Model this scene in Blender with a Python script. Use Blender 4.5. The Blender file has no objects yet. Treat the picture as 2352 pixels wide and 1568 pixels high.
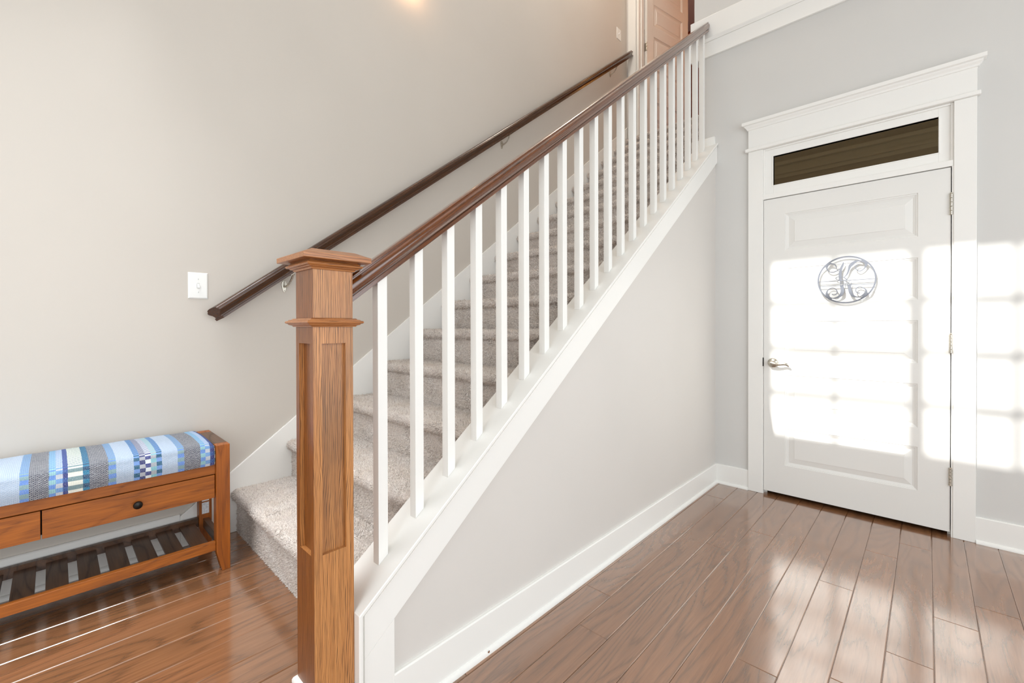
import bpy, math, random
import numpy as np
from mathutils import Vector, Matrix

SC = bpy.context.scene
COL = SC.collection
rnd = random.Random(7)

# ------------------------------------------------------------------ camera
CAM_H = 1.18
yaw, pitch, roll = 0.760334428, -5.5549e-3, -2.35929e-3
c_, s_ = math.cos(yaw), math.sin(yaw)
fw = Vector((-s_ * math.cos(pitch), c_ * math.cos(pitch), math.sin(pitch)))
rt = Vector((c_, s_, 0))
up = rt.cross(fw)
R = math.cos(roll) * rt + math.sin(roll) * up
U = -math.sin(roll) * rt + math.cos(roll) * up
cam_data = bpy.data.cameras.new('camera')
cam_data.sensor_width = 36.0
cam_data.lens = 1002.37379 * 36.0 / 2352.0
cam_data.shift_y = -(784 - 755.283555) / 2352.0
cam_data.clip_start = 0.02
cam = bpy.data.objects.new('camera', cam_data)
COL.objects.link(cam)
cam.matrix_world = Matrix(((R.x, U.x, -fw.x, 0), (R.y, U.y, -fw.y, 0), (R.z, U.z, -fw.z, CAM_H), (0, 0, 0, 1)))
SC.camera = cam

# ------------------------------------------------------------------ world, sun, large lights, exposure
world = bpy.data.worlds.new('world')
SC.world = world
world.use_nodes = True
bg = world.node_tree.nodes['Background']
bg.inputs['Color'].default_value = (0.80, 0.88, 1.0, 1)
bg.inputs['Strength'].default_value = 1.0


def light(name, kind, loc, energy, color=(1, 1, 1), size=None, size_y=None, look=None, radius=None):
    d = bpy.data.lights.new(name, kind)
    d.energy = energy
    d.color = color
    if kind == 'AREA':
        d.shape = 'RECTANGLE'
        d.size = size
        d.size_y = size_y
    if radius is not None:
        d.shadow_soft_size = radius
    o = bpy.data.objects.new(name, d)
    COL.objects.link(o)
    o.location = loc
    if look is not None:
        o.rotation_euler = Vector(look).to_track_quat('-Z', 'Y').to_euler()
    return o


SUN_DIR = Vector((0.222, 1.0, -0.80))
sun = light('sun', 'SUN', (0, -6, 8), 6.6, (1.0, 0.985, 0.97), look=SUN_DIR)
sun.data.angle = 0.0093
light('window_light_right', 'AREA', (2.2, 0.5, 1.75), 104, (0.85, 0.935, 1.0), 4.2, 2.9, (-1, 0, -0.02))
light('overhead_fill_light', 'AREA', (-1.3, 0.5, 5.55), 12, (0.86, 0.94, 1.0), 3.4, 3.6, (0, 0, -1))  # added overhead fill for the whole room, not a known fixture
light('window_light_front', 'AREA', (-0.9, -1.2, 1.6), 30, (0.86, 0.94, 1.0), 1.6, 2.2, (-0.2, 1, -0.08))
light('hall_fill_light', 'AREA', (-1.80, -0.30, 2.7), 8, (0.93, 0.965, 1.0), 1.0, 1.2, (-0.02, 0.14, -1)).data.spread = 1.15  # unseen light added to brighten bench, lower steps and hall floor
light('stair_head_lamp', 'POINT', (-1.75, 3.0, 5.65), 42, (1.0, 0.88, 0.76), radius=0.1)
light('upper_room_lamp', 'POINT', (-1.05, 5.35, 4.85), 10, (1.0, 0.42, 0.10), radius=0.08)
light('wall_lamp', 'POINT', (-2.40, 1.62, 3.41), 0.95, (1.0, 0.55, 0.25), radius=0.03)

SC.view_settings.view_transform = 'Standard'
SC.view_settings.look = 'None'
SC.view_settings.gamma = 1.0
SC.view_settings.use_curve_mapping = False
SC.view_settings.exposure = 0.10

# ------------------------------------------------------------------ helpers
def lin(r, g, b):
    f = lambda v: (v / 255) / 12.92 if v <= 10 else (((v / 255) + 0.055) / 1.055) ** 2.4
    return (f(r), f(g), f(b), 1)


class N:
    """small wrapper for building node materials"""
    def __init__(self, name):
        self.m = bpy.data.materials.new(name)
        self.m.use_nodes = True
        self.t = self.m.node_tree
        self.b = self.t.nodes['Principled BSDF']

    def n(self, kind, **kw):
        nd = self.t.nodes.new(kind)
        ins = kw.pop('ins', {})
        for k, v in kw.items():
            setattr(nd, k, v)
        for k, v in ins.items():
            self.set(nd, k, v)
        return nd

    def set(self, nd, k, v):
        i = nd.inputs[k]
        if hasattr(v, 'is_output'):
            self.t.links.new(v, i)
        else:
            i.default_value = v

    def math(self, op, a, b=None, clamp=False):
        nd = self.n('ShaderNodeMath', operation=op, use_clamp=clamp)
        self.set(nd, 0, a)
        if b is not None:
            self.set(nd, 1, b)
        return nd.outputs[0]

    def mix(self, f, a, b, blend='MIX'):
        nd = self.n('ShaderNodeMix', data_type='RGBA', blend_type=blend)
        self.set(nd, 0, f)
        self.set(nd, 6, a)
        self.set(nd, 7, b)
        return nd.outputs[2]

    def ramp(self, f, stops, interp='LINEAR'):
        nd = self.n('ShaderNodeValToRGB')
        e = nd.color_ramp.elements
        nd.color_ramp.interpolation = interp
        while len(e) < len(stops):
            e.new(0.5)
        for q, (p, c) in zip(e, stops):
            q.position = p
        for q, (p, c) in zip(e, stops):
            q.color = c if hasattr(c, '__len__') else (c, c, c, 1)
        self.set(nd, 0, f)
        return nd.outputs[0]

    def noise(self, vec, scale, detail=2, rough=0.5, dist=0.0):
        nd = self.n('ShaderNodeTexNoise')
        self.set(nd, 'Vector', vec)
        self.set(nd, 'Scale', scale)
        self.set(nd, 'Detail', detail)
        self.set(nd, 'Roughness', rough)
        self.set(nd, 'Distortion', dist)
        return nd.outputs[0]

    def coord(self, kind='Object'):
        return self.n('ShaderNodeTexCoord').outputs[kind]

    def scale(self, vec, s, off=None):
        nd = self.n('ShaderNodeMapping')
        self.set(nd, 'Vector', vec)
        self.set(nd, 'Scale', s)
        if off is not None:
            self.set(nd, 'Location', off)
        return nd.outputs[0]

    def bump(self, h, strength=0.2, dist=0.001):
        nd = self.n('ShaderNodeBump')
        self.set(nd, 'Height', h)
        self.set(nd, 'Strength', strength)
        self.set(nd, 'Distance', dist)
        self.t.links.new(nd.outputs[0], self.b.inputs['Normal'])
        return nd

    def out(self, **kw):
        for k, v in kw.items():
            self.set(self.b, k.replace('_', ' '), v)
        return self.m


def paint(name, rgb, rough=0.5, tex=0.12, spec=0.4):
    q = N(name)
    v = q.coord()
    h = q.noise(v, 260, 2)
    w = q.noise(v, 1.3, 2)
    col = q.mix(q.ramp(w, [(0.3, 0.0), (0.7, 1.0)]), lin(*rgb), lin(*[c - 4 for c in rgb]))
    q.bump(h, tex, 0.0006)
    return q.out(Base_Color=col, Roughness=rough, Specular_IOR_Level=spec)


def wood(name, light_c, mid_c, dark_c, axis='Z', rings=16, across=9.0, along=0.8, rough=0.32, coat=0.25,
         pore=0.55, pbase=0.30, rk=0.62, plen=1.0, pth=(0.50, 0.68), lines=0.0, lamp=7.0, patch=None, bump=0.25, spread=0.12, tone=0.0, jag=0.012, fine=1.0):
    """flat-sawn grain: contour lines of a stretched noise, broken by pores that run with the grain"""
    q = N(name)
    v = q.coord()
    oi = q.n('ShaderNodeObjectInfo').outputs['Random']
    off = q.n('ShaderNodeCombineXYZ')
    q.set(off, 0, q.math('MULTIPLY', oi, 37.0))
    q.set(off, 1, q.math('MULTIPLY', oi, 61.0))
    q.set(off, 2, q.math('MULTIPLY', oi, 83.0))
    add = q.n('ShaderNodeVectorMath', operation='ADD')
    q.set(add, 0, v)
    q.set(add, 1, off.outputs[0])
    p = add.outputs[0]
    i = 'XYZ'.index(axis)
    s1 = [across] * 3; s1[i] = along
    s2 = [150.0 * fine] * 3; s2[i] = 5.0 * plen
    s3 = [420.0 * fine] * 3; s3[i] = 14.0 * plen
    base = q.noise(q.scale(p, s1), 1.0, 1.5, 0.45, 0.25)
    jit = q.noise(q.scale(p, s2), 1.0, 2, 0.6)
    base = q.math('ADD', base, q.math('MULTIPLY', q.math('SUBTRACT', jit, 0.5), jag))
    fr = q.math('FRACT', q.math('MULTIPLY', base, float(rings)))
    ring = q.ramp(fr, [(0.0, 1.0), (0.10, 0.35), (0.45, 0.0), (0.78, 0.15), (0.93, 0.75), (1.0, 1.0)])
    if lines:
        sx = q.n('ShaderNodeSeparateXYZ')
        q.set(sx, 0, p)
        cr = [c for c in range(3) if c != i]
        acr = q.math('ADD', sx.outputs[cr[0]], sx.outputs[cr[1]])
        sl = [6.5] * 3; sl[i] = 1.5
        wv = q.noise(q.scale(p, sl), 1.0, 2.5, 0.5)
        sj = [60.0] * 3; sj[i] = 9.0
        wj = q.noise(q.scale(p, sj), 1.0, 2, 0.6)
        ph = q.math('ADD', q.math('MULTIPLY', acr, lines), q.math('ADD', q.math('MULTIPLY', wv, lamp), q.math('MULTIPLY', wj, 1.6)))
        ring = q.ramp(q.math('FRACT', ph), [(0.0, 0.9), (0.12, 0.25), (0.40, 0.0), (0.66, 0.10), (0.86, 0.85), (1.0, 0.9)])
    pores = q.ramp(q.noise(q.scale(p, s3), 1.0, 2, 0.65), [(pth[0], 0.0), (pth[1], 1.0)])
    pr = q.math('MULTIPLY', pores, q.math('ADD', q.math('MULTIPLY', ring, 0.75), pbase), clamp=True)
    soft = q.ramp(jit, [(0.3, 0.0), (0.75, 1.0)])
    col = q.mix(soft, light_c, mid_c)
    col = q.mix(q.math('MULTIPLY', ring, rk), col, mid_c)
    f = q.math('ADD', q.math('MULTIPLY', ring, rk * 0.8), q.math('MULTIPLY', pr, pore), clamp=True)
    col = q.mix(f, col, dark_c)
    if patch is not None:
        sp = [3.0] * 3; sp[i] = 1.4
        pm = q.ramp(q.noise(q.scale(p, sp), 1.0, 3, 0.55), [(0.50, 0.0), (0.66, 0.38)])
        col = q.mix(pm, col, patch)
    hsv = q.n('ShaderNodeHueSaturation')
    q.set(hsv, 'Color', col)
    q.set(hsv, 'Value', q.math('ADD', q.math('MULTIPLY', oi, spread * 2), 1.0 - spread + tone))
    hgt = q.math('SUBTRACT', 1.0, q.math('ADD', q.math('MULTIPLY', ring, 0.35), pr))
    q.bump(hgt, bump, 0.0006)
    rg = q.math('ADD', q.math('MULTIPLY', f, 0.16), rough)
    return q.out(Base_Color=hsv.outputs[0], Roughness=rg, Coat_Weight=coat, Coat_Roughness=rough * 0.8, Coat_IOR=2.0 if name == 'floor_oak' else 1.55)


def metal(name, rgb, rough=0.3, metallic=1.0):
    q = N(name)
    h = q.noise(q.coord(), 350, 3)
    rg = q.math('ADD', q.math('MULTIPLY', h, 0.12), rough - 0.06)
    return q.out(Base_Color=lin(*rgb), Metallic=metallic, Roughness=rg)


M = {}
M['wall'] = paint('wall_paint', (222, 217, 211), 0.55)
M['wall_shade'] = paint('wall_paint_shaded', (210, 202, 192), 0.55)  # same house paint, its dimmer and warmer light put into the colour
M['wall_grey'] = paint('wall_paint_back', (219, 217, 213), 0.55)
M['trim'] = paint('trim_paint', (247, 245, 240), 0.32, 0.05, 0.5)
M['door'] = paint('door_paint', (240, 238, 233), 0.35, 0.06, 0.5)
M['plaster'] = paint('ceiling_paint', (240, 238, 234), 0.7)
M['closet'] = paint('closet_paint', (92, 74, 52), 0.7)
M['brown_room'] = paint('brown_room_paint', (150, 74, 36), 0.7)
M['plate'] = paint('switch_plastic', (246, 245, 240), 0.28, 0.02, 0.5)
M['shadow_gap'] = paint('gap_black', (16, 12, 9), 0.8)
M['subfloor'] = paint('subfloor', (60, 46, 34), 0.85)
M['nickel'] = metal('satin_nickel', (196, 190, 178), 0.28)
M['mono'] = metal('galvanised_steel', (122, 125, 134), 0.7, 0.1)
M['bronze'] = metal('dark_bronze', (46, 43, 40), 0.35, 0.9)
M['paper'] = None
M['newel'] = wood('newel_oak', lin(212, 148, 86), lin(178, 114, 58), lin(70, 40, 16), 'Z', 13, 9.0, 0.7, 0.34, 0.3,
                  0.62, pbase=0.34, rk=0.40, plen=0.8, pth=(0.44, 0.62), lines=215.0, lamp=17.0, patch=lin(106, 80, 62), bump=0.35, spread=0.05, fine=1.25)
M['newel_shade'] = wood('newel_oak_shaded_face', lin(158, 92, 32), lin(122, 66, 20), lin(46, 22, 5), 'Z', 13, 9.0, 0.7, 0.34, 0.3,
                  0.62, pbase=0.22, rk=0.55, plen=0.8, pth=(0.44, 0.62), lines=190.0, lamp=8.0, bump=0.35, spread=0.05, fine=1.25)  # same newel oak, with the shade on the -Y faces put into the colour
M['newel_h'] = wood('newel_oak_moulding', lin(198, 132, 76), lin(160, 96, 48), lin(62, 34, 14), 'Y', 15, 9.0, 0.8, 0.34,
                    0.3, 0.6, pbase=0.22, rk=0.5, lines=170.0, lamp=5.0, bump=0.3, spread=0.05, fine=1.2)
M['rail'] = wood('rail_oak', lin(122, 64, 22), lin(90, 46, 14), lin(28, 14, 5), 'Y', 14, 8.0, 0.8, 0.15, 1.0, 0.55, rk=0.45, lines=150.0, lamp=5.0,
                 bump=0.08, spread=0.03, fine=0.8)
M['rail_dark'] = wood('wall_rail_oak', lin(92, 50, 12), lin(60, 30, 7), lin(20, 10, 3), 'Y', 14, 8.0, 0.8, 0.22, 0.4, 0.55, rk=0.5, lines=150.0, lamp=5.0,
                      bump=0.25, spread=0.03, fine=0.8)
M['floor'] = wood('floor_oak', lin(152, 106, 72), lin(137, 92, 60), lin(94, 66, 46), 'Y', 13, 5.5, 0.9, 0.16, 1.0, 0.25,
                  bump=0.16, spread=0.07, jag=0.06, fine=0.7)
M['bench'] = wood('bench_wood', lin(178, 100, 26), lin(146, 78, 16), lin(88, 42, 7), 'Y', 9, 9.0, 1.8, 0.42, 0.06, 0.6, rk=0.34,
                  bump=0.15, spread=0.06, jag=0.03)
M['bench_z'] = wood('bench_wood_upright', lin(172, 94, 22), lin(140, 72, 14), lin(86, 40, 6), 'Z', 9, 9.0, 1.4, 0.42, 0.06, 0.5, rk=0.34,
                    bump=0.15, spread=0.05, jag=0.03)
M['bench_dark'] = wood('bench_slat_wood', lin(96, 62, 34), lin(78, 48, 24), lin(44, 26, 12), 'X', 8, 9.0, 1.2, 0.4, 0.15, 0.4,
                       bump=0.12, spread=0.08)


def carpet_mat():
    q = N('carpet_twist')
    at = q.n('ShaderNodeAttribute', attribute_name='tone').outputs['Fac']
    v = q.coord()
    big = q.noise(v, 9, 3, 0.6)
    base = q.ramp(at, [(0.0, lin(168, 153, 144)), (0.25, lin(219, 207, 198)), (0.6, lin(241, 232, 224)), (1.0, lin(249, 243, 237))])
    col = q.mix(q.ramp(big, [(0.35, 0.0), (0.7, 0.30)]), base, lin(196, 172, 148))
    return q.out(Base_Color=col, Roughness=0.95, Specular_IOR_Level=0.1)


def carpet_base_mat():
    q = N('carpet_backing')
    v = q.coord()
    f = q.noise(v, 320, 3, 0.7)
    col = q.ramp(f, [(0.3, lin(160, 147, 139)), (0.5, lin(214, 203, 195)), (0.7, lin(232, 222, 214))])
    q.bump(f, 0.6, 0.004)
    return q.out(Base_Color=col, Roughness=0.95, Specular_IOR_Level=0.1)


M['pile'] = carpet_mat()
M['carpet'] = carpet_base_mat()


def label_mat():
    q = N('printed_label')
    v = q.n('ShaderNodeSeparateXYZ')
    q.set(v, 0, q.coord())
    row = q.math('FRACT', q.math('MULTIPLY', v.outputs[1], 260.0))
    ln = q.ramp(row, [(0.0, 0.0), (0.42, 0.0), (0.5, 1.0), (0.9, 1.0), (1.0, 0.0)])
    brk = q.ramp(q.noise(q.scale(q.coord(), (1, 90, 900)), 1.0, 1), [(0.44, 0.0), (0.5, 1.0)])
    f = q.math('MULTIPLY', q.math('MULTIPLY', ln, brk), 0.7)
    return q.out(Base_Color=q.mix(f, lin(238, 238, 240), lin(70, 70, 90)), Roughness=0.5)


M['paper'] = label_mat()
M['blank_paper'] = paint('blank_label', (236, 236, 238), 0.5, 0.02)


def glass_mat(name, tint, refl, gcol=(1, 1, 1, 1)):
    q = N(name)
    t = q.n('ShaderNodeBsdfTransparent')
    t.inputs['Color'].default_value = tint
    g = q.n('ShaderNodeBsdfGlossy')
    g.inputs['Roughness'].default_value = 0.01
    g.inputs['Color'].default_value = gcol
    fr = q.n('ShaderNodeFresnel')
    fr.inputs['IOR'].default_value = refl
    mx = q.n('ShaderNodeMixShader')
    q.set(mx, 0, fr.outputs[0])
    q.t.links.new(t.outputs[0], mx.inputs[1])
    q.t.links.new(g.outputs[0], mx.inputs[2])
    q.t.links.new(mx.outputs[0], q.t.nodes['Material Output'].inputs['Surface'])
    return q.m


M['glass_bronze'] = glass_mat('bronze_transom_glass', (0.55, 0.45, 0.30, 1), 1.95, (1.0, 0.84, 0.55, 1))
M['glass'] = glass_mat('window_glass', (0.97, 0.98, 0.97, 1), 1.3)

CU_LO, CU_HI = -0.56, 0.47
STRIPES = [(-0.56, 'L'), (-0.45, 'K'), (-0.40, 'Q'), (-0.37, 'L'), (-0.30, 'b'), (-0.27, 'K'), (-0.22, 'T'), (-0.19, 'L'),
           (-0.0785, 'b'), (-0.058, 'K'), (-0.0138, 'Q'), (0.0023, 'P'), (0.0167, 'N'), (0.0314, 'C'), (0.0644, 'T'),
           (0.0818, 'K'), (0.1294, 'b'), (0.1501, 'L'), (0.1984, 'D'), (0.2146, 'V'), (0.2323, 'W'), (0.2455, 'A'),
           (0.2624, 'D'), (0.2784, 'L'), (0.3265, 'b'), (0.3486, 'K'), (0.3984, 'Q'), (0.4163, 'P'), (0.4332, 'N'),
           (0.4488, 'C')]
YARN = {'L': ((212, 221, 234), (166, 184, 206)), 'b': ((100, 142, 214), (128, 160, 166)), 'K': ((228, 226, 224), (52, 54, 70)),
        'Q': ((96, 142, 214), (142, 192, 198)), 'P': ((196, 200, 208), (112, 158, 214)), 'N': ((36, 44, 122), (30, 76, 150)),
        'C': ((240, 240, 226), (118, 146, 148)), 'T': ((10, 122, 160), (0, 66, 104)), 'D': ((112, 154, 220), (4, 88, 122)),
        'V': ((42, 44, 110), (180, 182, 190)), 'W': ((232, 238, 240), (54, 60, 132)), 'A': ((134, 194, 204), (172, 176, 184))}


def cushion_mat():
    q = N('woven_stripe_cloth')
    uv = q.n('ShaderNodeSeparateXYZ')
    q.set(uv, 0, q.coord('UV'))
    wob = q.math('MULTIPLY', q.math('SUBTRACT', q.noise(q.coord(), 60, 2), 0.5), 0.004)
    u = q.math('DIVIDE', q.math('SUBTRACT', q.math('ADD', uv.outputs[0], wob), CU_LO), CU_HI - CU_LO)
    pos = lambda y: (y - CU_LO) / (CU_HI - CU_LO)
    ca = q.ramp(u, [(pos(y), lin(*YARN[k][0])) for y, k in STRIPES], 'CONSTANT')
    cb = q.ramp(u, [(pos(y), lin(*YARN[k][1])) for y, k in STRIPES], 'CONSTANT')
    weave = q.ramp(u, [(pos(y), 1.0 if k in 'LK' else 0.0) for y, k in STRIPES], 'CONSTANT')
    # chequer blocks along the profile
    blk = q.math('GREATER_THAN', q.math('FRACT', q.math('MULTIPLY', q.math('ADD', uv.outputs[1], 0.004), 1 / 0.030)), 0.5)
    br = q.n('ShaderNodeTexBrick')
    q.set(br, 'Vector', q.coord('UV'))
    for k, v in (('Scale', 1.0), ('Mortar Size', 0.0012), ('Brick Width', 0.0085), ('Row Height', 0.0034), ('Mortar Smooth', 0.4)):
        q.set(br, k, v)
    br.inputs['Color1'].default_value = (0, 0, 0, 1)
    br.inputs['Color2'].default_value = (0.25, 0.25, 0.25, 1)
    br.inputs['Mortar'].default_value = (1, 1, 1, 1)
    fine = q.ramp(br.outputs['Color'], [(0.0, 0.0), (0.5, 1.0)])
    f = q.mix(weave, blk, fine)
    rib = q.math('SINE', q.math('MULTIPLY', uv.outputs[0], 2 * math.pi / 0.0042))
    col = q.mix(f, ca, cb)
    fl = q.noise(q.scale(q.coord('UV'), (900, 160, 1)), 1.0, 2)
    col = q.mix(q.ramp(fl, [(0.35, 0.0), (0.75, 0.35)]), col, lin(205, 212, 222))
    h = q.math('ADD', q.math('MULTIPLY', rib, 0.3), q.math('SUBTRACT', 1.0, br.outputs['Fac']))
    q.bump(h, 0.6, 0.0016)
    return q.out(Base_Color=col, Roughness=0.9, Specular_IOR_Level=0.1)


M['cushion'] = cushion_mat()


# ------------------------------------------------------------------ mesh building
def wloc(o):
    v = Vector((0, 0, 0))
    while o is not None:
        v += o.location
        o = o.parent
    return v


class MB:
    def __init__(self):
        self.v, self.f = [], []

    def add(self, vs, fs):
        n = len(self.v)
        self.v += [tuple(p) for p in vs]
        self.f += [tuple(i + n for i in f) for f in fs]
        return self

    def box(self, x0, x1, y0, y1, z0, z1):
        return self.add([(x0, y0, z0), (x1, y0, z0), (x1, y1, z0), (x0, y1, z0), (x0, y0, z1), (x1, y0, z1), (x1, y1, z1), (x0, y1, z1)],
                        [(0, 3, 2, 1), (4, 5, 6, 7), (0, 1, 5, 4), (1, 2, 6, 5), (2, 3, 7, 6), (3, 0, 4, 7)])

    def prism(self, poly, axis, a, b):
        """poly: 2D points in the two other axes (cyclic order), extruded from a to b along axis"""
        n = len(poly)
        def P(p, t):
            return {'X': (t, p[0], p[1]), 'Y': (p[0], t, p[1]), 'Z': (p[0], p[1], t)}[axis]
        vs = [P(p, a) for p in poly] + [P(p, b) for p in poly]
        fs = [tuple(range(n))[::-1], tuple(range(n, 2 * n))] + [(i, (i + 1) % n, n + (i + 1) % n, n + i) for i in range(n)]
        return self.add(vs, fs)

    def lathe(self, prof, origin, axis, seg=24):
        """prof: (radius, height) pairs along axis"""
        a = Vector(axis).normalized()
        e = a.orthogonal().normalized()
        g = a.cross(e)
        o = Vector(origin)
        vs, fs = [], []
        for r, h in prof:
            for k in range(seg):
                t = 2 * math.pi * k / seg
                vs.append(o + a * h + (e * math.cos(t) + g * math.sin(t)) * r)
        for i in range(len(prof) - 1):
            for k in range(seg):
                fs.append((i * seg + k, i * seg + (k + 1) % seg, (i + 1) * seg + (k + 1) % seg, (i + 1) * seg + k))
        fs.append(tuple(range(seg))[::-1])
        fs.append(tuple(range((len(prof) - 1) * seg, len(prof) * seg)))
        return self.add(vs, fs)

    def tube(self, pts, radii, seg=10, flat=None):
        """swept tube; flat = (normal vector, factor) squashes the section along that vector"""
        pts = [Vector(p) for p in pts]
        n = len(pts)
        if not hasattr(radii, '__len__'):
            radii = [radii] * n
        vs, fs = [], []
        e = None
        for i, p in enumerate(pts):
            t = (pts[min(i + 1, n - 1)] - pts[max(i - 1, 0)]).normalized()
            e = (e - t * e.dot(t)).normalized() if e is not None else (Vector(flat[0]) - t * Vector(flat[0]).dot(t)).normalized() if flat else t.orthogonal().normalized()
            g = t.cross(e)
            for k in range(seg):
                a = 2 * math.pi * k / seg
                vs.append(p + (e * math.cos(a) * (flat[1] if flat else 1) + g * math.sin(a)) * radii[i])
        for i in range(n - 1):
            for k in range(seg):
                fs.append((i * seg + k, i * seg + (k + 1) % seg, (i + 1) * seg + (k + 1) % seg, (i + 1) * seg + k))
        fs.append(tuple(range(seg))[::-1])
        fs.append(tuple(range((n - 1) * seg, n * seg)))
        return self.add(vs, fs)

    def build(self, name, mat, parent=None, bevel=0.0, smooth=False, seg=2, angle=40):
        off = wloc(parent) if parent is not None else Vector((0, 0, 0))
        me = bpy.data.meshes.new(name)
        me.from_pydata([(p[0] - off.x, p[1] - off.y, p[2] - off.z) for p in self.v], [], self.f)
        import bmesh
        bm = bmesh.new()
        bm.from_mesh(me)
        bmesh.ops.recalc_face_normals(bm, faces=bm.faces)
        bm.to_mesh(me)
        bm.free()
        me.materials.append(mat)
        if smooth or bevel:
            me.polygons.foreach_set('use_smooth', [True] * len(me.polygons))
            me.set_sharp_from_angle(angle=math.radians(35 if smooth else 30))
        o = bpy.data.objects.new(name, me)
        COL.objects.link(o)
        if parent is not None:
            o.parent = parent
        if bevel:
            b = o.modifiers.new('bevel', 'BEVEL')
            b.width = bevel
            b.segments = seg
            b.limit_method = 'ANGLE'
            b.angle_limit = math.radians(angle)
            b.harden_normals = True
        return o


def tag(o, label=None, cat=None, group=None, kind=None):
    if label: o['label'] = label
    if cat: o['category'] = cat
    if group: o['group'] = group
    if kind: o['kind'] = kind
    return o


def thing(name, loc, label, cat, group=None, kind=None):
    o = bpy.data.objects.new(name, None)
    o.empty_display_size = 0.1
    COL.objects.link(o)
    o.location = loc
    return tag(o, label, cat, group, kind)


def rect_frame(mb, prof, x0, x1, y0, y1, zs=None):
    """mitred square ring round the box x0..x1, y0..y1; prof: (outset, z) pairs from bottom to top"""
    n = len(prof)
    vs, fs = [], []
    for d, z in prof:
        vs += [(x0 - d, y0 - d, z), (x1 + d, y0 - d, z), (x1 + d, y1 + d, z), (x0 - d, y1 + d, z)]
    for i in range(n - 1):
        for k in range(4):
            fs.append((i * 4 + k, i * 4 + (k + 1) % 4, (i + 1) * 4 + (k + 1) % 4, (i + 1) * 4 + k))
    fs.append((3, 2, 1, 0))
    fs.append(tuple((n - 1) * 4 + k for k in range(4)))
    mb.add(vs, fs)
    return mb


# ------------------------------------------------------------------ key dimensions
ZL = 0.178                         # level of the raised stair hall
XW = -2.469                        # left wall face
XS = -2.4546                       # face of the skirt board and baseboard on it
YB = 3.459                         # back (door) wall face
YC = 3.440                         # face of the door casing
XK = -1.163                        # knee wall face
CEIL = 5.8
YF = -1.30                         # front wall
XR = 2.30
SL = 0.7605                        # slope of knee wall and rails
CAP0 = -0.0688                     # cap surface: z = CAP0 + SL * y
capz = lambda y: CAP0 + SL * y
RISE, RUN = 0.1926, 0.256
noseY = lambda k: 0.3363 + RUN * k
treadZ = lambda k: ZL + RISE * k + 0.016

# ------------------------------------------------------------------ floors of single planks
def plank(parent, x0, x1, y0, y1, z, name='plank'):
    g, ch, th = 0.0004, 0.0020, 0.016
    dz = rnd.uniform(-0.0002, 0.0002)
    x0 += g; x1 -= g; y0 += g; y1 -= g
    z += dz
    mb = MB()
    rr = [(x0, x1, y0, y1, z - th), (x0, x1, y0, y1, z - ch), (x0 + 1.3 * ch, x1 - 1.3 * ch, y0 + ch, y1 - ch, z)]
    vs = []
    for a, b, c, d, h in rr:
        vs += [(a, c, h), (b, c, h), (b, d, h), (a, d, h)]
    fs = [(8, 9, 10, 11), (3, 2, 1, 0)]
    for i in (0, 1):
        for k in range(4):
            fs.append((i * 4 + k, i * 4 + (k + 1) % 4, i * 4 + 4 + (k + 1) % 4, i * 4 + 4 + k))
    mb.add(vs, fs)
    return mb.build(name, M['floor'], parent)


fl = MB().box(-1.30, XR, YF, YB + 0.12, -0.12, -0.0165).build('floor', M['subfloor'])
tag(fl, 'lower entry floor of brown oak planks before the white door', 'floor', kind='structure')
PW = 0.1275
JOINTS = {-1: [0.96], 0: [1.673, 3.144], 1: [1.432], 2: [2.444], 3: [1.279, 2.771], 4: [-9], 5: [1.669], 6: [2.446], 7: [2.942], 8: [3.163],
          9: [2.454], 10: [2.668]}
for c in range(-1, 28):
    x0 = -1.127 + PW * c
    x1 = min(x0 + PW, XR)
    x0 = max(x0, -1.158)
    if x0 > XR - 0.02:
        break
    ends = [j for j in JOINTS.get(c, []) if j > -5]
    if not ends:
        ends = [rnd.uniform(1.4, 2.9)] if c > 10 else []
    y = (ends[0] if ends else YB + 0.1)
    y = y - rnd.uniform(0.9, 1.5) if ends else 0.35
    while y > YF + 0.3:
        ends.insert(0, y)
        y -= rnd.uniform(0.8, 1.5)
    cuts = [YF] + ends + [YB + 0.1]
    for a, b in zip(cuts[:-1], cuts[1:]):
        if b - a > 0.02:
            plank(fl, x0, x1, a, b, 0.0)

fu = MB().box(XW - 0.02, -1.168, YF, 0.66, -0.1, ZL - 0.0165).build('floor_landing', M['subfloor'])
tag(fu, 'raised stair hall floor of brown oak planks under the bench', 'floor', kind='structure')
PL = 0.1265
for c in range(-3, 8):
    x0 = -2.1212 + PL * c
    x1 = min(x0 + PL, -1.17)
    x0 = max(x0, XW)
    if x1 - x0 < 0.012:
        continue
    cuts = [YF, rnd.uniform(-0.95, -0.35), 0.65]
    for a, b in zip(cuts[:-1], cuts[1:]):
        plank(fu, x0, x1, a, b, ZL)
MB().box(-1.17, -1.138, YF, 0.465, ZL - 0.024, ZL).build('nosing', M['floor'], fu, bevel=0.006)
MB().box(-1.168, -1.155, YF, 0.465, 0.0, ZL - 0.024).build('riser', M['trim'], fu)

# ------------------------------------------------------------------ walls
w = MB().box(XW - 0.12, XW, YF, 4.63, -0.1, CEIL).build('wall_left', M['wall_shade'])
tag(w, 'tall beige wall running behind the bench and up the stairs', 'wall', kind='structure')

w = MB()
w.box(-1.27, -0.839, YB, YB + 0.12, 0, 3.23)
w.box(0.1055, XR, YB, YB + 0.12, 0, 3.23)
w.box(-0.839, 0.1055, YB, YB + 0.12, 2.42, 3.23)
w.box(-1.319, XR, YB, YB + 0.12, 3.23, CEIL)
w = w.build('wall_back', M['wall_grey'])
tag(w, 'grey wall that holds the white door with the transom', 'wall', kind='structure')

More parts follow.
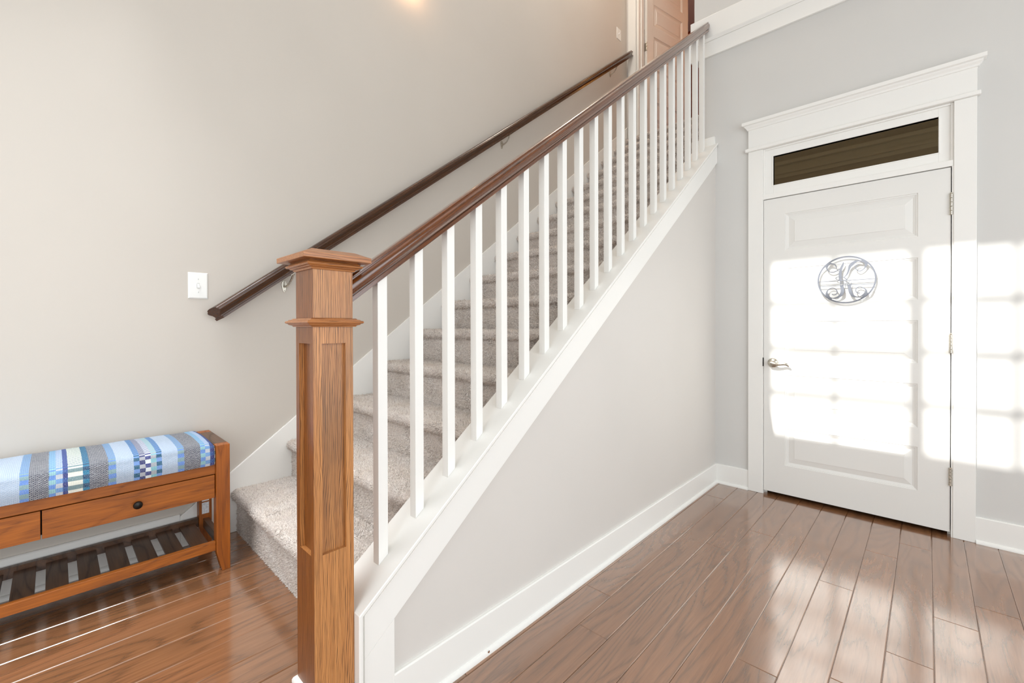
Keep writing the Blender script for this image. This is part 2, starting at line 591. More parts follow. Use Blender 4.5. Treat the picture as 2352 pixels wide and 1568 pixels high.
# knee wall under the railing
yk0, yk1 = 0.602, YB
w = MB().prism([(yk0, 0.0), (yk1, 0.0), (yk1, capz(yk1) - 0.022), (yk0, capz(yk0) - 0.022)], 'X', -1.292, XK).build('wall_stair', M['wall'])
tag(w, 'beige triangular knee wall below the sloping white cap', 'wall', kind='structure')
w = MB().box(-1.311, -1.27, YB + 0.12, 4.4914, 1.0, CEIL).build('wall_right', M['wall'])
tag(w, 'wall closing the upper stairs on the right behind the balusters', 'wall', kind='structure')

# wall at the head of the stairs, with a door opening
DX0, DX1, DZ0, DZ1 = -2.3328, -1.53, treadZ(16), treadZ(16) + 2.06
w = MB()
w.box(XW, DX0, 4.4914, 4.61, 2.9, CEIL)
w.box(DX1, -1.27, 4.4914, 4.61, 2.9, CEIL)
w.box(DX0, DX1, 4.4914, 4.61, DZ1, CEIL)
w = w.build('wall_top', M['wall'])
th = MB().box(DX0, DX1, 4.4914, 4.61, DZ0 - 0.2, DZ0 - 0.006).build('floor_upper', M['carpet'])
tag(th, 'carpeted threshold under the door at the stair head', 'floor', kind='structure')
tag(w, 'small wall around the brown lit door at the stair head', 'wall', kind='structure')
w = MB()
w.box(-3.2, -0.6, 6.9, 7.0, 3.1, CEIL)
w.box(-0.6, -0.5, 4.61, 7.0, 3.1, CEIL)
w.box(-3.3, -3.2, 4.63, 7.0, 3.1, CEIL)
w.box(-3.3, -0.5, 4.61, 7.0, 3.1, DZ0 - 0.01)
w = w.build('wall_room', M['brown_room'])
tag(w, 'dark red brown room seen past the upper door', 'wall', kind='structure')

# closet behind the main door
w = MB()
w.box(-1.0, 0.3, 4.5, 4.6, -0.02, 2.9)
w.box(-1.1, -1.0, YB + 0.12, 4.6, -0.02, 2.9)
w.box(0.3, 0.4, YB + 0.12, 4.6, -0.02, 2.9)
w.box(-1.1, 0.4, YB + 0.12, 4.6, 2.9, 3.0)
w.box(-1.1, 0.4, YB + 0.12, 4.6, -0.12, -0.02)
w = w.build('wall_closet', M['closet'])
tag(w, 'dark closet interior glimpsed through the transom glass', 'wall', kind='structure')

# front wall behind the camera with two tall upper windows
WZ0, WZ1 = 4.240, 5.455
WIN = [(-1.845, -1.140), (-1.070, -0.372)]
w = MB()
w.box(XW - 0.12, XR + 0.12, YF - 0.06, YF, -0.12, WZ0)
w.box(XW - 0.12, XR + 0.12, YF - 0.06, YF, WZ1, CEIL)
w.box(XW - 0.12, WIN[0][0], YF - 0.06, YF, WZ0, WZ1)
w.box(WIN[0][1], WIN[1][0], YF - 0.06, YF, WZ0, WZ1)
w.box(WIN[1][1], XR + 0.12, YF - 0.06, YF, WZ0, WZ1)
w = w.build('wall_front', M['wall'])
tag(w, 'front wall with two tall upper windows out of view', 'wall', kind='structure')
for i, (a, b) in enumerate(WIN):
    r = thing('window_%d' % (i + 2), (a, YF - 0.03, WZ0), ['left tall upper window of the front wall', 'right tall upper window of the front wall'][i], 'window', kind='structure')
    MB().box(a, b, YF - 0.032, YF - 0.028, WZ0, WZ1).build('pane', M['glass'], r)
    MB().box((a + b) / 2 - 0.012, (a + b) / 2 + 0.012, YF - 0.045, YF - 0.015, WZ0, WZ1).build('muntin', M['trim'], r)
    for k in (1, 2, 3):
        zz = WZ0 + (WZ1 - WZ0) * k / 4
        MB().box(a, b, YF - 0.045, YF - 0.015, zz - 0.012, zz + 0.012).build('muntin', M['trim'], r)
# crown and head mouldings of the front wall, mirrored in the transom
t = MB()
for d, z0, z1 in ((0.02, 3.60, 3.66), (0.06, 3.66, 3.70), (0.03, 3.70, 3.80), (0.09, 3.80, 3.85)):
    t.box(XW, XR, YF, YF + d, z0, z1)
tag(t.build('trim_8', M['trim'], bevel=0.004), 'stepped white band moulding on the front wall', 'trim', kind='structure')
w = MB().box(XR, XR + 0.12, YF, YB + 0.12, -0.12, CEIL).build('wall_side', M['wall'])
tag(w, 'side wall of the entry out of view to the right', 'wall', kind='structure')
w = MB().box(-3.4, XR + 0.12, YF - 0.06, 7.1, CEIL, CEIL + 0.1).build('ceiling', M['plaster'])
tag(w, 'high white ceiling over the entry and stairs', 'ceiling', kind='structure')

# ------------------------------------------------------------------ baseboards
def baseboard(name, label, axis, face, a, b, z0, h=0.142, out=1, shoe=True):
    """axis: direction it runs; face: wall plane; out: sign of the side it stands on"""
    th, sh, sd = 0.0135, 0.019, 0.012
    prof = [(0, 0), (th, 0), (th, h - 0.004), (th - 0.004, h), (0, h)]
    arc = [(th, 0)] + [(th + sd * math.cos(t), sh * math.sin(t)) for t in [i * math.pi / 14 for i in range(8)]]
    o = None
    for nm, pr in (('board', prof), ('shoe_moulding', arc)):
        if nm == 'shoe_moulding' and not shoe:
            continue
        mb = MB()
        if axis == 'Y':
            pts = [(face + out * p[0], z0 + p[1]) for p in pr]
            mb.prism(pts, 'Y', a, b)
        else:
            pts = [(face + out * p[0], z0 + p[1]) for p in pr]
            mb.prism(pts, 'X', a, b)
        if o is None:
            o = mb.build(name, M['trim'])
            tag(o, label, 'baseboard', kind='structure')
        else:
            mb.build(nm, M['trim'], o, smooth=True)
    return o


baseboard('baseboard_stair', 'white baseboard with shoe moulding along the foot of the knee wall', 'Y', XK, 0.697, YB, 0.0, 0.142)
baseboard('baseboard_back', 'short white baseboard between knee wall corner and door casing', 'X', YB, -1.150, -0.9314, 0.0, 0.142, -1)
baseboard('baseboard_right', 'white baseboard right of the door casing', 'X', YB, 0.1943, XR, 0.0, 0.142, -1)
baseboard('baseboard_left', 'white baseboard on the beige wall under the bench', 'Y', XW, YF, 0.392, ZL, 0.152)

# stair skirt board on the left wall
def skirt(y):
    return 0.0232 + 0.7585 * y
sk = MB().prism([(0.3925, ZL), (0.62, ZL), (4.47, 3.05), (4.4914, skirt(4.4914)), (0.3925, skirt(0.3925))], 'X', XW, XS)
sk = sk.build('trim_1', M['trim'], bevel=0.003)
tag(sk, 'white skirt board climbing the beige wall beside the carpeted stairs', 'skirt board', kind='structure')

# ------------------------------------------------------------------ knee wall cap and apron
cap = thing('trim_2', (-1.2275, 0.6, 0.0), 'sloping white cap and apron boards topping the knee wall', 'stair trim', kind='structure')
ct = 0.0205 / math.cos(math.atan(SL))
XE0, XE1 = -1.312, -1.141
k_ = 1 / math.cos(math.atan(SL))
edge = [(XE0, 0.0), (XE1 - 0.0025, 0.0), (XE1, 0.0025), (XE1, 0.0095), (XE1 - 0.0015, 0.0115), (XE1 - 0.0045, 0.0122), (XE1 - 0.0160, 0.0130), (XE1 - 0.0160, 0.0205), (XE0, 0.0205)]
Y0 = 0.5815
n = len(edge)
cb, eb = MB(), MB()
start = [(x, Y0 + t, capz(Y0 + t) - t * k_) for x, t in edge]
cb.add(start + [(x, YB - 0.001, capz(YB - 0.001) - t * k_) for x, t in edge], [tuple(range(n))[::-1], tuple(range(n, 2 * n))] + [(i, (i + 1) % n, n + (i + 1) % n, n + i) for i in range(n)])
cb.build('cap_board', M['trim'], cap, smooth=True)
eb.add([(x, Y0 + t, 0.0) for x, t in edge] + start, [tuple(range(n))[::-1], tuple(range(n, 2 * n))] + [(i, (i + 1) % n, n + (i + 1) % n, n + i) for i in range(n)])
eb.build('end_board', M['trim'], cap, smooth=True)
ab = 0.126
yb = 0.6975
low = lambda y: capz(y) - ct - ab
MB().prism([(0.602, capz(0.602) - ct), (0.602, low(0.602)), (YB, low(YB)), (YB, capz(YB) - ct)], 'X', XK, -1.1505).build('apron_board', M['trim'], cap, bevel=0.0008)
MB().prism([(0.602, 0.0), (yb, 0.0), (yb, low(yb) - 0.0004), (0.602, low(0.602) - 0.0004)], 'X', XK, -1.1505).build('post_board', M['trim'], cap, bevel=0.0008)
MB().box(-1.335, -1.163, YC + 0.001, YB, capz(YC) - 0.02, 2.610).build('end_block', M['trim'], cap, bevel=0.002)

# ------------------------------------------------------------------ floor line band on the back wall
bd = thing('trim_3', (0, YB, 3.2246), 'white two-board band with moulding high on the grey wall', 'wall trim', kind='structure')
MB().box(-1.343, XR, YC, YB, 3.2246, 3.336).build('frieze_board', M['trim'], bd, bevel=0.003)
mp = [(YB, 3.336), (YC - 0.004, 3.336), (YC - 0.006, 3.342), (YC - 0.014, 3.349), (YC - 0.016, 3.356), (YC - 0.004, 3.364), (YB, 3.366)]
MB().prism(mp, 'X', -1.343, XR).build('moulding', M['trim'], bd, smooth=True)
MB().box(-1.343, XR, YC, YB, 3.366, 3.5305).build('upper_board', M['trim'], bd, bevel=0.003)

# ------------------------------------------------------------------ main door casing with transom
cs = thing('trim_4', (-0.367, YB, 0.0), 'white flat casing with stepped crown around the door and transom', 'door casing', kind='structure')
MB().box(-0.9314, -0.839, YC, YB, 0, 2.4205).build('side_casing', M['trim'], cs, bevel=0.002)
MB().box(0.1055, 0.194, YC, YB, 0, 2.4205).build('side_casing', M['trim'], cs, bevel=0.002)
MB().box(-0.9495, 0.2085, YC - 0.014, YB, 2.4205, 2.4445).build('fillet', M['trim'], cs, bevel=0.006, seg=3)
MB().box(-0.9314, 0.1943, YC, YB, 2.4445, 2.585).build('frieze_board', M['trim'], cs, bevel=0.002)
cr = MB()
vs, fs = [], []
pf = [(0.0, 2.574), (0.006, 2.576), (0.010, 2.586), (0.018, 2.596), (0.022, 2.604), (0.030, 2.606), (0.034, 2.608), (0.034, 2.6285), (0.0, 2.6285)]
for d, z in pf:
    e = d * 1.0
    vs += [(-0.9314 - e, YB, z), (-0.9314 - e, YC - d, z), (0.1943 + e, YC - d, z), (0.1943 + e, YB, z)]
for i in range(len(pf) - 1):
    for k in range(3):
        fs.append((i * 4 + k, i * 4 + k + 1, i * 4 + 5 + k, i * 4 + 4 + k))
cr.add(vs, fs)
cr.build('crown', M['trim'], cs)
MB().box(-0.839, 0.1055, YC + 0.004, YB + 0.1, 2.0655, 2.0995).build('transom_bar', M['trim'], cs, bevel=0.002)
for xa, xb in ((-0.8392, -0.8358), (0.0985, 0.1057)):
    MB().box(xa, xb, YC + 0.004, YB + 0.1, 0.0, 2.0655).build('jamb', M['trim'], cs)
MB().box(-0.8358, 0.0985, 3.492, 3.505, 2.052, 2.0655).build('stop', M['trim'], cs)
MB().box(-0.8358, -0.822, 3.492, 3.505, 0.0, 2.0655).build('stop', M['trim'], cs)
MB().box(0.085, 0.0985, 3.492, 3.505, 0.0, 2.0655).build('stop', M['trim'], cs)

tr = thing('window_1', (-0.367, 3.47, 2.0995), 'dark bronze glass transom in a white sash above the door', 'transom window', kind='structure')
ya, yb2 = 3.462, 3.500
fr = MB()
gx0, gx1, gz0, gz1 = -0.7775, 0.0445, 2.159, 2.3605
ox0, ox1, oz0, oz1 = -0.839, 0.1055, 2.0995, 2.4205
fr.box(ox0, gx0, ya, yb2, oz0, oz1)
fr.box(gx1, ox1, ya, yb2, oz0, oz1)
fr.box(gx0, gx1, ya, yb2, oz0, gz0)
fr.box(gx0, gx1, ya, yb2, gz1, oz1)
fr.build('sash', M['trim'], tr, bevel=0.001)
be = MB()
b = 0.007
for (xa, xb, za, zb) in ((gx0 - b, gx0, gz0 - b, gz1 + b), (gx1, gx1 + b, gz0 - b, gz1 + b), (gx0, gx1, gz0 - b, gz0), (gx0, gx1, gz1, gz1 + b)):
    be.box(xa, xb, ya - 0.003, yb2, za, zb)
be.build('glazing_bead', M['trim'], tr, bevel=0.0012)
for xa, xb in ((ox0, ox0 + 0.012), (ox1 - 0.012, ox1)):
    MB().box(xa, xb, ya - 0.009, ya, oz0, oz1).build('stop_bead', M['trim'], tr, bevel=0.002)
MB().box(ox0 + 0.012, ox1 - 0.012, ya - 0.009, ya, oz1 - 0.012, oz1).build('stop_bead', M['trim'], tr, bevel=0.002)
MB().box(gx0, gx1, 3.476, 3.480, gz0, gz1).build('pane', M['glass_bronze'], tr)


# ------------------------------------------------------------------ panel doors
RINGS = [(0.0, 0.0), (0.0012, 0.0036), (0.0085, 0.0046), (0.0098, 0.0066), (0.0225, 0.0105), (0.0550, 0.0038), (0.0562, 0.0018)]


def door_slab(x0, x1, z0, z1, px0, px1, panels, y0, th, kx=1.0):
    """front face at y0 looking to -Y, moulded panels pressed in on both faces"""
    mb = MB()
    for face, sgn in ((y0, 1), (y0 + th, -1)):
        q = lambda a, b, c, d: mb.add([(a, face, c), (b, face, c), (b, face, d), (a, face, d)], [(0, 1, 2, 3) if sgn > 0 else (3, 2, 1, 0)])
        q(x0, px0, z0, z1)
        q(px1, x1, z0, z1)
        zz = [z0] + [v for p in sorted(panels) for v in p] + [z1]
        for i in range(0, len(zz), 2):
            q(px0, px1, zz[i], zz[i + 1])
        for a, b in panels:
            vs, fs = [], []
            for d, dep in RINGS:
                d *= kx
                y = face + sgn * dep
                vs += [(px0 + d, y, a + d), (px1 - d, y, a + d), (px1 - d, y, b - d), (px0 + d, y, b - d)]
            n = len(RINGS)
            for i in range(n - 1):
                for k in range(4):
                    fs.append((i * 4 + k, i * 4 + (k + 1) % 4, i * 4 + 4 + (k + 1) % 4, i * 4 + 4 + k))
            fs.append(tuple((n - 1) * 4 + k for k in range(4)))
            if sgn < 0:
                fs = [f[::-1] for f in fs]
            mb.add(vs, fs)
    y1 = y0 + th
    mb.add([(x0, y0, z0), (x1, y0, z0), (x1, y1, z0), (x0, y1, z0), (x0, y0, z1), (x1, y0, z1), (x1, y1, z1), (x0, y1, z1)],
           [(0, 3, 2, 1), (4, 5, 6, 7), (1, 2, 6, 5), (3, 0, 4, 7)])
    return mb


YD = 3.450
door = thing('door_1', (-0.834, YD, 0.024), 'white five-panel entry closet door lit by window-shaped sun patches', 'door', kind='structure')
door_slab(-0.8335, 0.0945, 0.026, 2.0612, -0.7055, -0.0392, [(0.224, 0.477), (0.589, 0.8435), (0.9625, 1.211), (1.331, 1.574), (1.6945, 1.947)], YD, 0.040).build('slab', M['door'], door)
for za, zb in ((1.795, 1.912), (1.0256, 1.130), (0.285, 0.380)):
    h = MB().box(0.088, 0.102, YD - 0.001, YD + 0.02, za, zb).build('hinge', M['nickel'], door)
    for k in range(5):
        a = za + (zb - za) * k / 5 + 0.001
        b = za + (zb - za) * (k + 1) / 5 - 0.001
        MB().lathe([(0.0058, 0), (0.0066, 0.001), (0.0066, b - a - 0.001), (0.0058, b - a)], (0.0965, YD - 0.006, a), (0, 0, 1), 14).build('knuckle', M['nickel'], h, smooth=True)
    MB().lathe([(0.004, 0), (0.006, 0.002), (0.006, 0.005), (0.003, 0.008)], (0.0965, YD - 0.006, zb), (0, 0, 1), 14).build('pin_tip', M['nickel'], h, smooth=True)
MB().box(-0.8395, -0.8345, YD - 0.007, YD + 0.02, 0.897, 0.958).build('strike_plate', M['bronze'], door, bevel=0.001)
hd = MB().lathe([(0.033, 0), (0.033, 0.004), (0.031, 0.008), (0.026, 0.012), (0.018, 0.015), (0.0135, 0.018), (0.0125, 0.030), (0.0135, 0.036)], (-0.7755, YD, 0.9236), (0, -1, 0), 32).build('handle', M['nickel'], door, smooth=True)
lv = MB()
pts = [(-0.797, 0.9232, 0.0075), (-0.790, 0.9236, 0.0118), (-0.778, 0.9240, 0.0142), (-0.764, 0.9222, 0.0135), (-0.750, 0.9190, 0.0112), (-0.736, 0.9172, 0.0096), (-0.722, 0.9186, 0.0090),
       (-0.706, 0.9215, 0.0090), (-0.692, 0.9205, 0.0090), (-0.681, 0.9140, 0.0080), (-0.674, 0.9060, 0.0045)]
ly = [3.397, 3.395, 3.394, 3.394, 3.395, 3.397, 3.399, 3.401, 3.403, 3.405, 3.407]
lv.tube([(p[0], y + 0.01, p[1]) for p, y in zip(pts, ly)], [p[2] for p in pts], 14, flat=((0, 1, 0), 0.62))
lv.build('lever', M['nickel'], hd, smooth=True)
MB().lathe([(0.0022, 0), (0.0022, 0.0012), (0.0012, 0.0018)], (-0.7755, 3.3958, 0.9236), (0, -1, 0), 10).build('lock_button', M['bronze'], hd, smooth=True)

# ------------------------------------------------------------------ door at the head of the stairs
cs2 = thing('trim_5', (-2.39, 4.4914, 3.2), 'pale casing and jamb of the upper doorway past the handrails', 'door casing', kind='structure')
MB().box(-2.4426, -2.3495, 4.473, 4.4914, 2.95, DZ1 + 0.09).build('side_casing', M['trim'], cs2, bevel=0.002)
MB().box(DX1 + 0.017, DX1 + 0.11, 4.473, 4.4914, 2.95, DZ1 + 0.09).build('side_casing', M['trim'], cs2, bevel=0.002)
MB().box(-2.3495, DX1 + 0.017, 4.473, 4.4914, DZ1 - 0.02, DZ1 + 0.09).build('head_casing', M['trim'], cs2, bevel=0.002)
MB().box(-2.3425, DX0 + 0.016, 4.48, 4.612, DZ0 - 0.1, DZ1).build('jamb', M['trim'], cs2, bevel=0.001)
MB().box(DX0 + 0.016, DX0 + 0.028, 4.53, 4.565, DZ0 - 0.1, DZ1).build('stop', M['trim'], cs2, bevel=0.001)
d2 = thing('door_2', (DX0 + 0.05, 4.612, DZ0 + 0.012), 'white panelled door standing ajar in warm light at the stair head', 'door', kind='structure')
b0 = DZ0 + 0.012
X0 = DX0 + 0.05
slab2 = door_slab(X0, X0 + 0.76, b0, b0 + 2.03, X0 + 0.115, X0 + 0.645,
                  [(b0 + v, b0 + u) for v, u in ((0.20, 0.45), (0.565, 0.815), (0.93, 1.18), (1.295, 1.545), (1.66, 1.91))], 4.612, 0.035).build('slab', M['door'], d2)
for za in (0.23, 0.99, 1.76):
    hh = MB().box(X0 - 0.002, X0, 4.614, 4.645, b0 + za, b0 + za + 0.09).build('hinge', M['nickel'], d2)
    MB().lathe([(0.006, 0), (0.006, 0.09)], (X0 - 0.008, 4.612, b0 + za), (0, 0, 1), 12).build('knuckle', M['nickel'], hh, smooth=True)
d2.rotation_euler = (0, 0, math.radians(77.6))

# ------------------------------------------------------------------ stairs
stairs = thing('staircase', (-1.88, noseY(1), ZL), 'flight of stairs carpeted in beige twist pile rising to the upper door', 'stairs')
SX0, SX1 = XS + 0.0008, -1.3125
NPR = np.random.default_rng(11)


def step_profile(k):
    """front profile of a carpeted step from the riser foot to the back of the tread, with arc length and normals"""
    yr = noseY(k) + 0.026
    z0, z1 = treadZ(k - 1), treadZ(k)
    if k == 1:
        z0 = ZL
    yback = noseY(k + 1) + 0.026 if k < 16 else 4.4905
    r = 0.0235
    cy, cz = noseY(k) + r, z1 - r
    P = [(yr, z0 + (z1 - 0.058 - z0) * i / 10) for i in range(11)]
    P += [(yr - 0.001, z1 - 0.052), (yr - 0.004, z1 - 0.048)]
    P += [(cy + r * math.cos(a), cz + r * math.sin(a)) for a in [math.radians(-90 - 180 * i / 12) for i in range(1, 13)]]
    P += [(cy + (yback - cy) * i / 10, z1) for i in range(1, 11)]
    return P, yr, yback, z0, z1


def carpet_step(k):
    P, yr, yb_, z0, z1 = step_profile(k)
    n = len(P)
    nx = 70 if k < 6 else 36
    ys = np.array(P)
    t = np.gradient(ys, axis=0)
    t /= np.linalg.norm(t, axis=1, keepdims=True)
    nrm = np.c_[-t[:, 1], t[:, 0]]
    vs, fs = [], []
    ph = NPR.uniform(0, 6, 4)
    for i in range(nx + 1):
        x = SX0 + (SX1 - SX0) * i / nx
        for j in range(n):
            e = 0.0022 * (math.sin(x * 19 + ph[0] + j * 0.3) * math.sin(j * 0.55 + ph[1]) + 0.6 * math.sin(x * 43 + ph[2] + j * 0.2))
            if j < 1 or j > n - 2:
                e = 0
            vs.append((x, ys[j, 0] + nrm[j, 0] * e, ys[j, 1] + nrm[j, 1] * e))
    for i in range(nx):
        for j in range(n - 1):
            fs.append((i * n + j, i * n + j + 1, (i + 1) * n + j + 1, (i + 1) * n + j))
    # close the block behind
    b = len(vs)
    for x in (SX0, SX1):
        vs += [(x, yb_, z0)]
    fs.append(tuple(range(0, n)) + (b,))
    fs.append(tuple(range(nx * n, nx * n + n))[::-1] + (b + 1,))
    fs.append((0, b) + (b + 1, nx * n))
    fs.append((n - 1, b, b + 1, nx * n + n - 1))
    o = MB().add(vs, fs).build('carpeted_step', M['carpet'], stairs, smooth=True)
    # pile: bent tufts of yarn standing off the surface
    seg = np.linalg.norm(np.diff(ys, axis=0), axis=1)
    s = np.r_[0, np.cumsum(seg)]
    L = s[-1] if k < 6 else s[24] + 0.10
    W = SX1 - SX0
    sp = {1: 0.0040, 2: 0.0042, 3: 0.0045, 4: 0.005, 5: 0.0055}.get(k, 0.0068)
    cnt = int(L * W / sp ** 2)
    a = NPR.uniform(0, L, cnt)
    if k == 1:
        a[:500] = NPR.uniform(0, 0.004, 500)
    x = NPR.uniform(SX0 + 0.003, SX1 - 0.003, cnt)
    idx = np.clip(np.searchsorted(s, a) - 1, 0, n - 2)
    f = ((a - s[idx]) / seg[idx])[:, None]
    p2 = ys[idx] * (1 - f) + ys[idx + 1] * f
    n2 = nrm[idx] * (1 - f) + nrm[idx + 1] * f
    pos = np.c_[x, p2]
    nor = np.c_[np.zeros(cnt), n2]
    nor /= np.linalg.norm(nor, axis=1, keepdims=True)
    lean = NPR.normal(0, 0.42, (cnt, 3))
    h = NPR.uniform(0.7, 1.2, cnt)[:, None] * (1.25 * sp)
    tip = pos + (nor + lean) * h
    if k == 1:
        tip[:, 2] = np.maximum(tip[:, 2], ZL + 0.0012)
    e1 = np.c_[np.ones(cnt), np.zeros(cnt), np.zeros(cnt)]
    e2 = np.cross(nor, e1)
    ang = NPR.uniform(0, 6.28, cnt)
    rad = sp * 0.62
    V = np.empty((cnt, 4, 3))
    for q in range(3):
        th = (ang + q * 2.0944)[:, None]
        V[:, q] = pos + (e1 * np.cos(th) + e2 * np.sin(th)) * rad
    if k == 1:
        V[:, :, 2] = np.maximum(V[:, :, 2], ZL + 0.0006)
    V[:, 3] = tip
    V[:, :, 0] = np.clip(V[:, :, 0], SX0, SX1)
    V[:, :, 1] = np.minimum(V[:, :, 1], 4.4905)
    off = np.array(wloc(o))
    V = (V - off).reshape(-1, 3)
    base = (np.arange(cnt) * 4)[:, None]
    tri = np.stack([base + np.array([[0, 1, 3]]), base + np.array([[1, 2, 3]]), base + np.array([[2, 0, 3]])], 1).reshape(-1)
    me = bpy.data.meshes.new('carpet_pile')
    me.vertices.add(len(V))
    me.vertices.foreach_set('co', V.astype(np.float32).ravel())
    me.loops.add(len(tri))
    me.loops.foreach_set('vertex_index', tri.astype(np.int32))
    me.polygons.add(cnt * 3)
    me.polygons.foreach_set('loop_start', (np.arange(cnt * 3) * 3).astype(np.int32))
    me.update()
    at = me.attributes.new('tone', 'FLOAT', 'POINT')
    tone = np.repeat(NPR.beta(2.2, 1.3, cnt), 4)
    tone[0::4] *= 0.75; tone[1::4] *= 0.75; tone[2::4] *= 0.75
    at.data.foreach_set('value', tone.astype(np.float32))
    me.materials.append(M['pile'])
    po = bpy.data.objects.new('carpet_pile', me)
    COL.objects.link(po)
    po.parent = o
    po['kind'] = 'stuff'
    return o


for k in range(1, 17):
    carpet_step(k)

# ------------------------------------------------------------------ newel post
NX0, NX1, NY0, NY1 = -1.2855, -1.1695, 0.4705, 0.5805
nw = thing('newel_post', (-1.2275, 0.5255, ZL), 'square stained oak newel post with recessed panels and flat cap at stair foot', 'newel post')
sh = MB()
za, zb = ZL, 1.1815
pz0, pz1, dep = 0.5695, 1.1355, 0.0125
def newel_face(o, ax, a0, a1, m0, m1, plane, sg):
    """one face of the shaft: a frame round a sunk panel. ax: axis the face spans"""
    P = (lambda a, d, z: (a, plane - sg * d, z)) if ax == 'X' else (lambda a, d, z: (plane - sg * d, a, z))
    q = lambda c: sh.add(c, [(0, 1, 2, 3)])
    q([P(a0, 0, za), P(a1, 0, za), P(a1, 0, pz0), P(a0, 0, pz0)])
    q([P(a0, 0, pz1), P(a1, 0, pz1), P(a1, 0, zb), P(a0, 0, zb)])
    q([P(a0, 0, pz0), P(m0, 0, pz0), P(m0, 0, pz1), P(a0, 0, pz1)])
    q([P(m1, 0, pz0), P(a1, 0, pz0), P(a1, 0, pz1), P(m1, 0, pz1)])
    ring = [(m0, pz0), (m1, pz0), (m1, pz1), (m0, pz1)]
    for i in range(4):
        u, v = ring[i], ring[(i + 1) % 4]
        q([P(u[0], 0, u[1]), P(v[0], 0, v[1]), P(v[0], dep, v[1]), P(u[0], dep, u[1])])
newel_face(sh, 'X', NX0, NX1, NX0 + 0.0215, NX1 - 0.0195, NY0, -1)
newel_face(sh, 'X', NX0, NX1, NX0 + 0.0215, NX1 - 0.0195, NY1, 1)
newel_face(sh, 'Y', NY0, NY1, NY0 + 0.0225, NY1 - 0.0215, NX1, 1)
newel_face(sh, 'Y', NY0, NY1, NY0 + 0.0225, NY1 - 0.0215, NX0, -1)
sh.add([(NX0, NY0, za), (NX1, NY0, za), (NX1, NY1, za), (NX0, NY1, za)], [(0, 1, 2, 3)])
sh.add([(NX0, NY0, zb), (NX1, NY0, zb), (NX1, NY1, zb), (NX0, NY1, zb)], [(0, 1, 2, 3)])
shf = sh.build('shaft', M['newel'], nw)
shf.data.materials.append(M['newel_shade'])
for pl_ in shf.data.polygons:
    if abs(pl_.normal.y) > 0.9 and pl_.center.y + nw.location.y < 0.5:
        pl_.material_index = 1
for ax, plane, m0, m1 in (('X', NY0 + dep, NX0 + 0.0215, NX1 - 0.0195), ('X', NY1 - dep, NX0 + 0.0215, NX1 - 0.0195), ('Y', NX1 - dep, NY0 + 0.0225, NY1 - 0.0215), ('Y', NX0 + dep, NY0 + 0.0225, NY1 - 0.0215)):
    t = 0.002
    if ax == 'X':
        s = 1 if plane < 0.52 else -1
        MB().box(m0, m1, min(plane, plane + s * t), max(plane, plane + s * t), pz0, pz1).build('recessed_panel', M['newel_shade' if plane < 0.5 else 'newel'], nw)
    else:
        s = -1 if plane > -1.22 else 1
        MB().box(min(plane, plane + s * t), max(plane, plane + s * t), m0, m1, pz0, pz1).build('recessed_panel', M['newel'], nw)
rect_frame(MB(), [(0, 1.1805), (0.006, 1.1805), (0.008, 1.184), (0.015, 1.186), (0.016, 1.1885), (0.021, 1.190), (0.0225, 1.193), (0.021, 1.196), (0.0155, 1.1975), (0.015, 1.1995), (0.009, 1.2005), (0.007, 1.2035), (0, 1.2035)], NX0, NX1, NY0, NY1).build('collar', M['newel_h'], nw, bevel=0.0006)
MB().box(NX0, NX1, NY0, NY1, 1.2035, 1.345).build('upper_block', M['newel'], nw, bevel=0.0012)
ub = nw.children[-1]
ub.data.materials.append(M['newel_shade'])
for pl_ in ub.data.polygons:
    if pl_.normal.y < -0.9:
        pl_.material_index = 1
rect_frame(MB(), [(0, 1.3335), (0.004, 1.3335), (0.006, 1.338), (0.012, 1.3395), (0.013, 1.342), (0.019, 1.343), (0.0215, 1.346), (0.0205, 1.349), (0.015, 1.3505), (0.014, 1.3535), (0.010, 1.3565), (0.010, 1.360), (0, 1.360)], NX0, NX1, NY0, NY1).build('neck_moulding', M['newel_h'], nw, bevel=0.0006)
rect_frame(MB(), [(0, 1.3575), (0.0365, 1.3575), (0.0375, 1.3585), (0.0375, 1.3715), (0.004, 1.3865), (0, 1.3868)], NX0, NX1, NY0, NY1).build('cap', M['newel_h'], nw, bevel=0.0008)
sm = MB()
pf = [(0.012, 0.0), (0.0118, 0.008), (0.009, 0.014), (0.004, 0.0185), (0.0, 0.019)]
vs, fs = [], []
for d, h in pf:
    vs += [(NX1, NY0 - d, ZL + h), (NX0 - d, NY0 - d, ZL + h), (NX0 - d, 0.5795, ZL + h)]
vs += [(NX1, NY0, ZL), (NX0, NY0, ZL), (NX0, 0.5795, ZL)]
for i in range(len(pf) - 1):
    for k in range(2):
        fs.append((i * 3 + k, i * 3 + k + 1, i * 3 + k + 4, i * 3 + k + 3))
fs += [(0, 3, 6, 9, 12, 15), (17, 14, 11, 8, 5, 2)]
sm.add(vs, fs).build('shoe_moulding', M['trim'], nw, smooth=True)

